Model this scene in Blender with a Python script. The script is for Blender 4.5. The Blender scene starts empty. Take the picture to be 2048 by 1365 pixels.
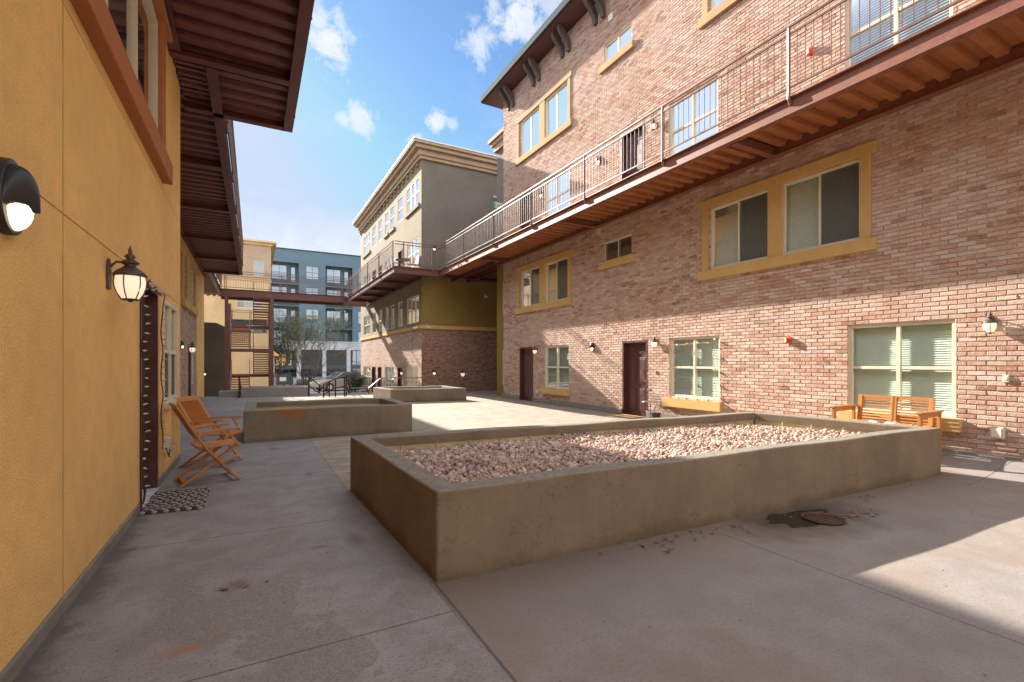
import bpy, math, random
from mathutils import Vector, Matrix
R = math.radians
random.seed(7)
scn = bpy.context.scene
COL = scn.collection
PI = math.pi

# ------------------------------------------------------------------ mesh helpers
class MB:
    def __init__(s): s.v = []; s.f = []
    def box(s, x0, x1, y0, y1, z0, z1):
        x0, x1 = min(x0, x1), max(x0, x1); y0, y1 = min(y0, y1), max(y0, y1); z0, z1 = min(z0, z1), max(z0, z1)
        n = len(s.v)
        s.v += [(x0,y0,z0),(x1,y0,z0),(x1,y1,z0),(x0,y1,z0),(x0,y0,z1),(x1,y0,z1),(x1,y1,z1),(x0,y1,z1)]
        s.f += [(n,n+3,n+2,n+1),(n+4,n+5,n+6,n+7),(n,n+1,n+5,n+4),(n+1,n+2,n+6,n+5),(n+2,n+3,n+7,n+6),(n+3,n,n+4,n+7)]
        return s
    def quad(s, a, b, c, d):
        n = len(s.v); s.v += [tuple(a), tuple(b), tuple(c), tuple(d)]; s.f.append((n,n+1,n+2,n+3)); return s
    def poly(s, pts):
        n = len(s.v); s.v += [tuple(p) for p in pts]; s.f.append(tuple(range(n, n+len(pts)))); return s
    def bar(s, p0, p1, w, h, up=(0,0,1)):      # rectangular bar
        p0 = Vector(p0); p1 = Vector(p1); d = (p1-p0).normalized(); up = Vector(up)
        if abs(d.dot(up)) > .98: up = Vector((1,0,0))
        a = d.cross(up).normalized()*w/2; b = a.cross(d).normalized()*h/2
        n = len(s.v)
        for p in (p0, p1):
            s.v += [tuple(p-a-b), tuple(p+a-b), tuple(p+a+b), tuple(p-a+b)]
        s.f += [(n,n+1,n+2,n+3),(n+7,n+6,n+5,n+4),(n,n+4,n+5,n+1),(n+1,n+5,n+6,n+2),(n+2,n+6,n+7,n+3),(n+3,n+7,n+4,n)]
        return s
    def tube(s, pts, r, seg=6, r1=None):
        pts = [Vector(p) for p in pts]; N = len(pts); rings = []
        for i, p in enumerate(pts):
            d = (pts[min(i+1,N-1)]-pts[max(i-1,0)]).normalized()
            up = Vector((0,0,1)) if abs(d.z) < .9 else Vector((1,0,0))
            a = d.cross(up).normalized(); b = d.cross(a).normalized()
            rr = r if r1 is None else r+(r1-r)*i/max(N-1,1)
            n = len(s.v); rings.append(n)
            for k in range(seg):
                t = 2*PI*k/seg; s.v.append(tuple(p+a*math.cos(t)*rr+b*math.sin(t)*rr))
        for i in range(N-1):
            for k in range(seg):
                k2 = (k+1) % seg; s.f.append((rings[i]+k, rings[i]+k2, rings[i+1]+k2, rings[i+1]+k))
        s.f.append(tuple(rings[0]+k for k in range(seg))[::-1]); s.f.append(tuple(rings[-1]+k for k in range(seg)))
        return s
    def lathe(s, c, prof, seg=16):
        n0 = len(s.v)
        for (r, z) in prof:
            for k in range(seg):
                t = 2*PI*k/seg; s.v.append((c[0]+r*math.cos(t), c[1]+r*math.sin(t), c[2]+z))
        for i in range(len(prof)-1):
            for k in range(seg):
                k2 = (k+1) % seg; a = n0+i*seg; s.f.append((a+k, a+k2, a+seg+k2, a+seg+k))
        s.f.append(tuple(n0+k for k in range(seg))[::-1]); s.f.append(tuple(n0+(len(prof)-1)*seg+k for k in range(seg)))
        return s
    def prism(s, pts, v):                      # extrude polygon by vector
        n = len(s.v); m = len(pts); v = Vector(v)
        s.v += [tuple(p) for p in pts] + [tuple(Vector(p)+v) for p in pts]
        s.f.append(tuple(range(n, n+m))); s.f.append(tuple(range(n+2*m-1, n+m-1, -1)))
        for i in range(m):
            j = (i+1) % m; s.f.append((n+i, n+m+i, n+m+j, n+j))
        return s
    def ball(s, c, r, seg=10, rings=6, sc=(1,1,1)):
        n0 = len(s.v)
        for i in range(1, rings):
            ph = PI*i/rings
            for k in range(seg):
                t = 2*PI*k/seg
                s.v.append((c[0]+r*sc[0]*math.sin(ph)*math.cos(t), c[1]+r*sc[1]*math.sin(ph)*math.sin(t), c[2]+r*sc[2]*math.cos(ph)))
        a = len(s.v); s.v.append((c[0],c[1],c[2]+r*sc[2])); b = len(s.v); s.v.append((c[0],c[1],c[2]-r*sc[2]))
        for i in range(rings-2):
            for k in range(seg):
                k2 = (k+1) % seg; q = n0+i*seg; s.f.append((q+k, q+seg+k, q+seg+k2, q+k2))
        for k in range(seg):
            k2 = (k+1) % seg; s.f.append((a, n0+k, n0+k2)); q = n0+(rings-2)*seg; s.f.append((b, q+k2, q+k))
        return s
    def xf(s, M):
        s.v = [tuple(M @ Vector(p)) for p in s.v]; return s

def wloc(o):
    v = Vector((0,0,0))
    while o: v += Vector(o.location); o = o.parent
    return v

def build(name, mb, mat, parent=None, world=True, bevel=0, smooth=False, autosm=False):
    me = bpy.data.meshes.new(name)
    off = wloc(parent) if (parent and world) else Vector((0,0,0))
    me.from_pydata([(p[0]-off.x, p[1]-off.y, p[2]-off.z) for p in mb.v], [], mb.f)
    me.materials.append(mat)
    if smooth:
        for p in me.polygons: p.use_smooth = True
    me.update()
    o = bpy.data.objects.new(name, me); COL.objects.link(o)
    if parent: o.parent = parent
    if bevel:
        m = o.modifiers.new('bevel', 'BEVEL'); m.width = bevel; m.segments = 2; m.limit_method = 'ANGLE'; m.angle_limit = R(40)
    return o

def tag(o, label=None, cat=None, group=None, kind=None):
    if label: o['label'] = label
    if cat: o['category'] = cat
    if group: o['group'] = group
    if kind: o['kind'] = kind
    return o
def thing(name, label, cat, loc=(0,0,0), rz=0, group=None):
    o = bpy.data.objects.new(name, None); COL.objects.link(o); o.location = loc; o.rotation_euler = (0,0,rz)
    o.empty_display_size = .1
    return tag(o, label, cat, group)
def solo(name, mb, mat, label, cat, group=None, **k):
    return tag(build(name, mb, mat, None, **k), label, cat, group)
def struct(name, mb, mat, **k):
    return tag(build(name, mb, mat, None, **k), kind='structure')
def dup(o, loc=None, rz=None, label=None, parent=None, keep=True):
    c = o.copy(); COL.objects.link(c)
    if parent: c.parent = parent
    if loc is not None: c.location = loc
    if rz is not None: c.rotation_euler = (0,0,rz)
    if label: c['label'] = label
    for ch in [q for q in bpy.data.objects if q.parent == o]: dup(ch, parent=c)
    return c

class Fr:                                       # wall frame: a along the wall, o outward, z up
    def __init__(s, face, c): s.face = face; s.c = c
    def P(s, a, o, z):
        if s.face == '-X': return (s.c-o, a, z)
        if s.face == '+X': return (s.c+o, a, z)
        return (a, s.c-o, z)
    def box(s, mb, a0, a1, o0, o1, z0, z1):
        p = s.P(a0, o0, z0); q = s.P(a1, o1, z1); mb.box(p[0], q[0], p[1], q[1], z0, z1)
    def quad(s, mb, a0, a1, o, z0, z1):
        mb.quad(s.P(a0,o,z0), s.P(a1,o,z0), s.P(a1,o,z1), s.P(a0,o,z1))

def wall_panel(fr, a0, a1, z0, z1, holes, depth=.3, mb=None, ends=True):
    mb = mb or MB()
    A = sorted({a0, a1, *[h[0] for h in holes], *[h[1] for h in holes]}); A = [a for a in A if a0 <= a <= a1]
    Z = sorted({z0, z1, *[h[2] for h in holes], *[h[3] for h in holes]}); Z = [z for z in Z if z0 <= z <= z1]
    def inh(a, z): return any(h[0] < a < h[1] and h[2] < z < h[3] for h in holes)
    for i in range(len(A)-1):
        for j in range(len(Z)-1):
            if inh((A[i]+A[i+1])/2, (Z[j]+Z[j+1])/2): continue
            fr.quad(mb, A[i], A[i+1], 0, Z[j], Z[j+1])
            fr.quad(mb, A[i], A[i+1], -depth, Z[j], Z[j+1])
    for (h0, h1, k0, k1) in holes:
        for z in (k0, k1): mb.quad(fr.P(h0,0,z), fr.P(h1,0,z), fr.P(h1,-depth,z), fr.P(h0,-depth,z))
        for a in (h0, h1): mb.quad(fr.P(a,0,k0), fr.P(a,0,k1), fr.P(a,-depth,k1), fr.P(a,-depth,k0))
    if ends:
        for a in (a0, a1): mb.quad(fr.P(a,0,z0), fr.P(a,0,z1), fr.P(a,-depth,z1), fr.P(a,-depth,z0))
        mb.quad(fr.P(a0,0,z1), fr.P(a1,0,z1), fr.P(a1,-depth,z1), fr.P(a0,-depth,z1))
    return mb

# ------------------------------------------------------------------ materials
def mat(name):
    m = bpy.data.materials.new(name); m.use_nodes = True; nt = m.node_tree
    b = nt.nodes['Principled BSDF']; return m, nt, b
def N(nt, t, **k):
    n = nt.nodes.new(t)
    for a, v in k.items():
        if a == 'op': n.operation = v
        elif hasattr(n, a) and a not in n.inputs: setattr(n, a, v)
        else: n.inputs[a].default_value = v
    return n
def L(nt, a, b): nt.links.new(a, b)
def posn(nt): return N(nt, 'ShaderNodeNewGeometry').outputs['Position']
def mth(nt, op, a, b=None, c=None, clamp=False):
    n = nt.nodes.new('ShaderNodeMath'); n.operation = op; n.use_clamp = clamp
    for i, x in enumerate((a, b, c)):
        if x is None: continue
        if isinstance(x, (int, float)): n.inputs[i].default_value = x
        else: L(nt, x, n.inputs[i])
    return n.outputs[0]
def ramp(nt, fac, stops, interp='LINEAR'):
    n = nt.nodes.new('ShaderNodeValToRGB'); n.color_ramp.interpolation = interp
    e = n.color_ramp.elements
    while len(e) < len(stops): e.new(.5)
    for i, (p, c) in enumerate(stops):
        e[i].position = p; e[i].color = (c, c, c, 1) if isinstance(c, (int, float)) else (*c, 1)
    L(nt, fac, n.inputs[0]); return n.outputs[0]
def noise(nt, scale, detail=3, rough=.55, vec=None, dist=0):
    n = nt.nodes.new('ShaderNodeTexNoise'); n.inputs['Scale'].default_value = scale
    n.inputs['Detail'].default_value = detail; n.inputs['Roughness'].default_value = rough; n.inputs['Distortion'].default_value = dist
    L(nt, vec if vec is not None else posn(nt), n.inputs['Vector']); return n.outputs['Fac']
def mixc(nt, fac, a, b, mode='MIX'):
    n = nt.nodes.new('ShaderNodeMix'); n.data_type = 'RGBA'; n.blend_type = mode
    for i, x in ((0, fac), (6, a), (7, b)):
        if isinstance(x, (int, float)): n.inputs[i].default_value = x
        elif isinstance(x, tuple): n.inputs[i].default_value = (*x, 1)
        else: L(nt, x, n.inputs[i])
    return n.outputs[2]
def bump(nt, b, h, strength=.4, dist=.01, prev=None):
    n = nt.nodes.new('ShaderNodeBump'); n.inputs['Strength'].default_value = strength; n.inputs['Distance'].default_value = dist
    L(nt, h, n.inputs['Height'])
    if prev: L(nt, prev, n.inputs['Normal'])
    L(nt, n.outputs[0], b.inputs['Normal']); return n.outputs[0]
def var(c, k): return tuple(min(1, x*k) for x in c)

def stucco(name, c, grain=130, bs=.5, mott=.13, rough=.9, dirt=.25):
    m, nt, b = mat(name)
    big = noise(nt, .9, 4); fine = noise(nt, grain, 2, .7); mid = noise(nt, 7, 4)
    col = mixc(nt, ramp(nt, big, [(.3, 0), (.7, 1)]), var(c, 1-mott), var(c, 1+mott))
    col = mixc(nt, mth(nt, 'MULTIPLY', ramp(nt, mid, [(.45, 0), (.75, 1)]), .3), col, var(c, 1-dirt-.1))
    col = mixc(nt, ramp(nt, fine, [(.35, .35), (.6, 0)]), col, var(c, .55))
    L(nt, col, b.inputs['Base Color']); b.inputs['Roughness'].default_value = rough
    b.inputs['Specular IOR Level'].default_value = .2
    bump(nt, b, fine, bs, .006)
    return m
def paint(name, c, rough=.5, wear=.12, metal=0, scale=6):
    m, nt, b = mat(name)
    n1 = noise(nt, scale, 5); n2 = noise(nt, scale*12, 3)
    col = mixc(nt, ramp(nt, n1, [(.35, 0), (.7, 1)]), var(c, 1-wear), var(c, 1+wear))
    L(nt, col, b.inputs['Base Color']); b.inputs['Metallic'].default_value = metal
    L(nt, ramp(nt, n1, [(.3, max(0, rough-.1)), (.7, min(1, rough+.12))]), b.inputs['Roughness'])
    bump(nt, b, n2, .08, .002)
    return m
def plain(name, c, rough=.6, emit=None, es=1, spec=.5):
    m, nt, b = mat(name); b.inputs['Base Color'].default_value = (*c, 1); b.inputs['Roughness'].default_value = rough
    b.inputs['Specular IOR Level'].default_value = spec
    if emit: b.inputs['Emission Color'].default_value = (*emit, 1); b.inputs['Emission Strength'].default_value = es
    return m

def brick(name, stops, mortar, bw=.203, bh=.0677, bs=1.0, efflo=.35, jit=.5):
    m, nt, b = mat(name)
    P = posn(nt); sx = N(nt, 'ShaderNodeSeparateXYZ'); L(nt, P, sx.inputs[0])
    cx = N(nt, 'ShaderNodeCombineXYZ')
    wob = mth(nt, 'MULTIPLY', mth(nt, 'SUBTRACT', noise(nt, 9, 3, .6), .5), .016)
    wob2 = mth(nt, 'MULTIPLY', mth(nt, 'SUBTRACT', noise(nt, 13, 3, .6), .5), .014)
    L(nt, mth(nt, 'ADD', mth(nt, 'ADD', sx.outputs[0], sx.outputs[1]), wob2), cx.inputs[0])
    L(nt, mth(nt, 'ADD', sx.outputs[2], wob), cx.inputs[1])
    def bt(c1, c2, mo, ms, sm):
        t = N(nt, 'ShaderNodeTexBrick'); t.offset = .5; L(nt, cx.outputs[0], t.inputs['Vector'])
        t.inputs['Color1'].default_value = (*c1, 1); t.inputs['Color2'].default_value = (*c2, 1); t.inputs['Mortar'].default_value = (*mo, 1)
        t.inputs['Scale'].default_value = 1; t.inputs['Mortar Size'].default_value = ms; t.inputs['Mortar Smooth'].default_value = sm
        t.inputs['Brick Width'].default_value = bw; t.inputs['Row Height'].default_value = bh; t.inputs['Bias'].default_value = 0
        return t
    t = bt((0,0,0), (1,1,1), (.5,.5,.5), .0055, .25)
    hcol = ramp(nt, t.outputs['Color'], stops)
    big = noise(nt, .55, 4, .6); blot = noise(nt, 16, 4, .65); fine = noise(nt, 90, 3)
    hcol = mixc(nt, mth(nt, 'MULTIPLY', ramp(nt, blot, [(.45, 0), (.7, 1)]), .45), hcol, (.62, .47, .40))
    hcol = mixc(nt, mth(nt, 'MULTIPLY', ramp(nt, big, [(.42, 0), (.7, 1)]), efflo), hcol, (.66, .53, .47))
    hcol = mixc(nt, ramp(nt, fine, [(.3, .3), (.5, 0)]), hcol, (.12, .06, .05))
    mor = mixc(nt, noise(nt, 40, 3), mortar, var(mortar, .75))
    col = mixc(nt, t.outputs['Fac'], hcol, mor)
    L(nt, col, b.inputs['Base Color']); b.inputs['Roughness'].default_value = .9; b.inputs['Specular IOR Level'].default_value = .25
    t2 = bt((0,0,0), (1,1,1), (0,0,0), .010, .8)
    hgt = mth(nt, 'ADD', mth(nt, 'MULTIPLY', mth(nt, 'SUBTRACT', 1, t2.outputs['Fac']), 1.0), mth(nt, 'MULTIPLY', mth(nt, 'MULTIPLY', t2.outputs['Color'], jit), mth(nt, 'SUBTRACT', 1, t2.outputs['Fac'])))
    hgt = mth(nt, 'ADD', hgt, mth(nt, 'MULTIPLY', noise(nt, 45, 4, .7), .7))
    bump(nt, b, hgt, bs, .026)
    return m

def brick_field(mb, fr, a0, a1, z0, z1, holes, seed=1, bw=.203, bh=.0677, j=.012, out=.013):
    rnd = random.Random(seed); row = 0; z = z0
    def sub(rects, h):
        res = []
        for (x0, x1, y0, y1) in rects:
            if h[1] <= x0 or h[0] >= x1 or h[3] <= y0 or h[2] >= y1: res.append((x0, x1, y0, y1)); continue
            if x0 < h[0]: res.append((x0, h[0], y0, y1))
            if x1 > h[1]: res.append((h[1], x1, y0, y1))
            c0, c1 = max(x0, h[0]), min(x1, h[1])
            if y0 < h[2]: res.append((c0, c1, y0, h[2]))
            if y1 > h[3]: res.append((c0, c1, h[3], y1))
        return res
    while z < z1:
        a = a0-(bw/2 if row % 2 else 0)
        while a < a1:
            rects = [(max(a, a0), min(a+bw-j, a1), z, min(z+bh-j, z1))]
            for h in holes: rects = sub(rects, h)
            for (x0, x1, y0, y1) in rects:
                if x1-x0 < .012 or y1-y0 < .012: continue
                e = [rnd.uniform(-.0022, .0022) for _ in range(4)]; o = out+rnd.gauss(0, .0018)+(rnd.uniform(.002, .005) if rnd.random() < .12 else 0); c = .0045; t = [rnd.uniform(-.0012, .0012) for _ in range(4)]
                X0, X1, Y0, Y1 = x0+e[0], x1+e[1], y0+e[2]*.7, y1+e[3]*.7
                n = len(mb.v)
                mb.v += [fr.P(X0, 0, Y0), fr.P(X1, 0, Y0), fr.P(X1, 0, Y1), fr.P(X0, 0, Y1),
                         fr.P(X0, o-.004, Y0), fr.P(X1, o-.004, Y0), fr.P(X1, o-.004, Y1), fr.P(X0, o-.004, Y1),
                         fr.P(X0+c, o+t[0], Y0+c), fr.P(X1-c, o+t[1], Y0+c), fr.P(X1-c, o+t[2], Y1-c), fr.P(X0+c, o+t[3], Y1-c)]
                for k in range(4):
                    k2 = (k+1) % 4; mb.f.append((n+k, n+k2, n+4+k2, n+4+k)); mb.f.append((n+4+k, n+4+k2, n+8+k2, n+8+k))
                mb.f.append((n+8, n+9, n+10, n+11))
            a += bw
        z += bh; row += 1
    return mb

def brick_unit(name, stops, efflo=.35):
    m, nt, b = mat(name); rp = N(nt, 'ShaderNodeNewGeometry').outputs['Random Per Island']
    hcol = ramp(nt, rp, stops); big = noise(nt, .6, 4, .6); blot = noise(nt, 18, 4, .65); fine = noise(nt, 90, 3)
    hcol = mixc(nt, mth(nt, 'MULTIPLY', ramp(nt, blot, [(.42, 0), (.68, 1)]), .5), hcol, (.62, .49, .41))
    hcol = mixc(nt, mth(nt, 'MULTIPLY', ramp(nt, big, [(.42, 0), (.68, 1)]), efflo), hcol, (.62, .50, .45))
    hcol = mixc(nt, ramp(nt, fine, [(.3, .4), (.45, 0)]), hcol, (.14, .07, .05))
    L(nt, hcol, b.inputs['Base Color']); b.inputs['Roughness'].default_value = .9; b.inputs['Specular IOR Level'].default_value = .2
    bump(nt, b, mth(nt, 'ADD', noise(nt, 55, 4, .7), mth(nt, 'MULTIPLY', noise(nt, 20, 2), .6)), .8, .008); return m

def line_mask(nt, coord, c, w):                # 1 on the line
    return ramp(nt, mth(nt, 'DIVIDE', mth(nt, 'ABSOLUTE', mth(nt, 'SUBTRACT', coord, c)), w), [(.4, 1), (1, 0)])
def lt(nt, a, v): return mth(nt, 'LESS_THAN', a, v)
def gt(nt, a, v): return mth(nt, 'GREATER_THAN', a, v)
def mul(nt, *xs):
    r = xs[0]
    for x in xs[1:]: r = mth(nt, 'MULTIPLY', r, x)
    return r
def mx(nt, *xs):
    r = xs[0]
    for x in xs[1:]: r = mth(nt, 'MAXIMUM', r, x)
    return r
def spot(nt, X, Y, cx, cy, rx, ry, wob, k=.6):
    a = mth(nt, 'DIVIDE', mth(nt, 'SUBTRACT', X, cx), rx); c = mth(nt, 'DIVIDE', mth(nt, 'SUBTRACT', Y, cy), ry)
    d = mth(nt, 'SQRT', mth(nt, 'ADD', mth(nt, 'MULTIPLY', a, a), mth(nt, 'MULTIPLY', c, c)))
    d = mth(nt, 'ADD', d, mth(nt, 'MULTIPLY', mth(nt, 'SUBTRACT', wob, .5), k))
    return ramp(nt, d, [(.2, 1), (1, 0)])

def ground_concrete():
    m, nt, b = mat('courtyard_concrete')
    P = posn(nt); s = N(nt, 'ShaderNodeSeparateXYZ'); L(nt, P, s.inputs[0]); X, Y = s.outputs[0], s.outputs[1]
    n_big = noise(nt, .55, 5, .6); n_mid = noise(nt, 3.2, 5, .65); n_f = noise(nt, 60, 3, .7); n_ff = noise(nt, 260, 2, .7)
    mp = N(nt, 'ShaderNodeMapping'); mp.inputs['Scale'].default_value = (1, 9, 1); mp.inputs['Rotation'].default_value = (0, 0, R(12)); L(nt, P, mp.inputs['Vector'])
    n_brush = noise(nt, 5, 5, .7, mp.outputs[0])
    col = mixc(nt, ramp(nt, n_big, [(.35, 0), (.65, 1)]), (.215, .204, .210), (.335, .308, .300))
    stn = noise(nt, 1.1, 6, .62); col = mixc(nt, mth(nt, 'MULTIPLY', ramp(nt, stn, [(.50, 0), (.60, 1)]), .38), col, (.15, .138, .142))
    col = mixc(nt, mth(nt, 'MULTIPLY', ramp(nt, n_mid, [(.42, 0), (.62, 1)]), .5), col, (.17, .145, .13))
    col = mixc(nt, mth(nt, 'MULTIPLY', ramp(nt, n_brush, [(.35, 1), (.6, 0)]), .22), col, (.16, .135, .125))
    col = mixc(nt, ramp(nt, n_f, [(.34, .7), (.46, 0)]), col, (.10, .088, .082))
    col = mixc(nt, ramp(nt, n_ff, [(.54, 0), (.68, .55)]), col, (.40, .38, .365))
    # spalled patches with exposed aggregate near the yellow wall
    reg = mx(nt, spot(nt, X, Y, -.25, 3.0, 1.25, 1.15, n_mid, .6), spot(nt, X, Y, .15, 2.0, .9, .7, n_mid, .8))
    edge_n = noise(nt, 1.15, 5, .52)
    pm = mth(nt, 'MULTIPLY', ramp(nt, reg, [(.12, 0), (.2, 1)]), ramp(nt, edge_n, [(.49, 0), (.5, 1)]))
    pm2 = mth(nt, 'MULTIPLY', ramp(nt, reg, [(.12, 0), (.2, 1)]), ramp(nt, edge_n, [(.493, 0), (.496, 1)]))
    rim = mth(nt, 'SUBTRACT', pm2, pm, clamp=True)
    vor = N(nt, 'ShaderNodeTexVoronoi'); vor.inputs['Scale'].default_value = 85; L(nt, P, vor.inputs['Vector'])
    agg = mixc(nt, vor.outputs['Color'], (.15, .135, .125), (.42, .37, .34))
    agg = mixc(nt, .62, agg, (.185, .165, .155))
    col = mixc(nt, mth(nt, 'MULTIPLY', pm, .85), col, agg)
    col = mixc(nt, mth(nt, 'MULTIPLY', rim, .5), col, (.09, .08, .075))
    # pale efflorescence & dark dirt along the base of the yellow wall
    near = ramp(nt, mth(nt, 'ADD', X, mth(nt, 'MULTIPLY', n_mid, .25)), [(0.0, 1), (1.0, 0)])
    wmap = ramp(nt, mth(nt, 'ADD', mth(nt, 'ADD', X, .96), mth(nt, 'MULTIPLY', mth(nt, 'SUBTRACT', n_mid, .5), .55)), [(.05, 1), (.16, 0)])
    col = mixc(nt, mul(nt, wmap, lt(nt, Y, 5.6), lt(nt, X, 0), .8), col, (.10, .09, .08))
    wm2 = ramp(nt, mth(nt, 'ABSOLUTE', mth(nt, 'ADD', mth(nt, 'ADD', X, .62), mth(nt, 'MULTIPLY', mth(nt, 'SUBTRACT', n_mid, .5), .9))), [(.0, 1), (.2, 0)])
    col = mixc(nt, mul(nt, wm2, lt(nt, Y, 4.9), ramp(nt, edge_n, [(.42, 0), (.6, 1)]), .4), col, (.40, .385, .39))
    # rust spots
    rust = mx(nt, spot(nt, X, Y, -.30, 2.86, .16, .07, n_mid, 1.2), spot(nt, X, Y, -.16, 2.93, .04, .03, n_mid, .5))
    rust = mul(nt, rust, ramp(nt, n_f, [(.35, .25), (.6, 1)]))
    col = mixc(nt, mth(nt, 'MULTIPLY', rust, .8), col, (.33, .13, .035))
    red = mx(nt, spot(nt, X, Y, .72, 3.98, .10, .26, n_mid, .6), spot(nt, X, Y, .62, 6.6, .07, .12, n_mid, .6), spot(nt, X, Y, -.1, 3.55, .09, .09, n_mid, .5),
             spot(nt, X, Y, .45, 3.95, .10, .05, n_mid, .9), spot(nt, X, Y, -.35, 14.0, .22, .5, n_mid, .5), spot(nt, X, Y, -.35, 11.2, .2, .3, n_mid, .5), spot(nt, X, Y, .3, 8.8, .12, .2, n_mid, .6))
    red = mul(nt, red, ramp(nt, n_f, [(.3, .4), (.6, 1)]), .62)
    col = mixc(nt, red, col, (.13, .05, .038))
    # brown damp at the foot of the planter, wet ring at the drain
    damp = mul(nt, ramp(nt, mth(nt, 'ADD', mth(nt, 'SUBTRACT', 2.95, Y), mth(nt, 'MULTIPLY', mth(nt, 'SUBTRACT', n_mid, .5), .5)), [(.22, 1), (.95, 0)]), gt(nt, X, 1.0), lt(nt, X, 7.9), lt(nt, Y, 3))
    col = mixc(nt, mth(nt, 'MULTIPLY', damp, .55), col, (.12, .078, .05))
    brn = mul(nt, ramp(nt, X, [(.9, 0), (1.0, 1)]), ramp(nt, n_big, [(.35, .2), (.6, .8)]), gt(nt, X, 1.04))
    col = mixc(nt, mth(nt, 'MULTIPLY', brn, .7), col, (.215, .155, .108))
    halo = spot(nt, X, Y, 4.45, 2.55, 1.0, .5, n_mid, 1.3)
    col = mixc(nt, mth(nt, 'MULTIPLY', halo, .9), col, (.05, .036, .026))
    # joints
    jn = mx(nt, mul(nt, line_mask(nt, X, 1.03, .012), lt(nt, Y, 2.95)), mul(nt, line_mask(nt, Y, 4.58, .007), lt(nt, X, 1.0)), mul(nt, line_mask(nt, Y, 2.57, .007), lt(nt, X, 1.03)),
            mul(nt, line_mask(nt, X, 3.43, .007), lt(nt, Y, 2.75)), mul(nt, line_mask(nt, Y, 6.65, .01), lt(nt, X, .95)), mul(nt, line_mask(nt, Y, 9.2, .014), lt(nt, X, .95)),
            mul(nt, line_mask(nt, Y, 12.6, .02), lt(nt, X, .95)), mul(nt, line_mask(nt, Y, 16, .02), lt(nt, X, .95)), mul(nt, line_mask(nt, Y, 2.35, .008), gt(nt, X, 7.3)), mul(nt, line_mask(nt, Y, .6, .008), gt(nt, X, 1.03)))
    col = mixc(nt, mul(nt, jn, .75), col, (.075, .065, .06))
    L(nt, col, b.inputs['Base Color']); b.inputs['Roughness'].default_value = .88; b.inputs['Specular IOR Level'].default_value = .3
    h = mth(nt, 'ADD', mth(nt, 'MULTIPLY', n_f, .4), mth(nt, 'MULTIPLY', n_mid, .5))
    h = mth(nt, 'SUBTRACT', h, mth(nt, 'MULTIPLY', pm, .6)); h = mth(nt, 'SUBTRACT', h, mth(nt, 'MULTIPLY', jn, 1.0))
    h = mth(nt, 'ADD', h, mth(nt, 'MULTIPLY', mth(nt, 'MULTIPLY', pm, vor.outputs['Distance']), .6))
    bump(nt, b, h, .5, .008)
    return m

def conc(name, c, streak=.5, bs=.4):
    m, nt, b = mat(name)
    P = posn(nt)
    n1 = noise(nt, 1.6, 5, .6); n2 = noise(nt, 26, 4, .7); n3 = noise(nt, 170, 2, .7)
    mp = N(nt, 'ShaderNodeMapping'); mp.inputs['Scale'].default_value = (5, 5, .7); L(nt, P, mp.inputs['Vector'])
    n4 = noise(nt, 1.5, 4, .6, mp.outputs[0])
    col = mixc(nt, ramp(nt, n1, [(.3, 0), (.7, 1)]), var(c, .82), var(c, 1.18))
    col = mixc(nt, mth(nt, 'MULTIPLY', ramp(nt, n4, [(.45, 0), (.7, 1)]), streak), col, var(c, .66))
    col = mixc(nt, ramp(nt, n2, [(.28, .5), (.4, 0)]), col, var(c, .5))
    col = mixc(nt, ramp(nt, n3, [(.6, 0), (.8, .4)]), col, var(c, 1.5))
    if name.startswith('painted'):
        nz = N(nt, 'ShaderNodeSeparateXYZ'); L(nt, N(nt, 'ShaderNodeNewGeometry').outputs['True Normal'], nz.inputs[0])
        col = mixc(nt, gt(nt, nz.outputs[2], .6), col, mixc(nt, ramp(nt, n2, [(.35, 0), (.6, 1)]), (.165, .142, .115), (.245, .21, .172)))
        zz = N(nt, 'ShaderNodeSeparateXYZ'); L(nt, P, zz.inputs[0])
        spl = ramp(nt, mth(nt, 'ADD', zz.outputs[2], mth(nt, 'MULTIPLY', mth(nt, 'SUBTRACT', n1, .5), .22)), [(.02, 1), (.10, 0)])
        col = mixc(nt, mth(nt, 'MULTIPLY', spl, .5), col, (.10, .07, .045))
        rs = spot(nt, zz.outputs[0], zz.outputs[2], .62, .50, .42, .17, n2, .8); rs = mul(nt, rs, gt(nt, zz.outputs[1], 9.4), lt(nt, zz.outputs[1], 9.9)); col = mixc(nt, mth(nt, 'MULTIPLY', rs, .8), col, (.30, .12, .035))
        chip = ramp(nt, noise(nt, 9, 6, .7), [(.68, 0), (.70, 1)]); col = mixc(nt, mth(nt, 'MULTIPLY', chip, .6), col, (.30, .26, .21))
        crk = line_mask(nt, noise(nt, .9, 6, .7), .5, .0022); col = mixc(nt, mth(nt, "MULTIPLY", crk, .55), col, (.07, .05, .035))
    L(nt, col, b.inputs['Base Color']); b.inputs['Roughness'].default_value = .92; b.inputs['Specular IOR Level'].default_value = .2
    bump(nt, b, mth(nt, 'ADD', n2, mth(nt, 'MULTIPLY', n3, .5)), bs, .006)
    return m

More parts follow.
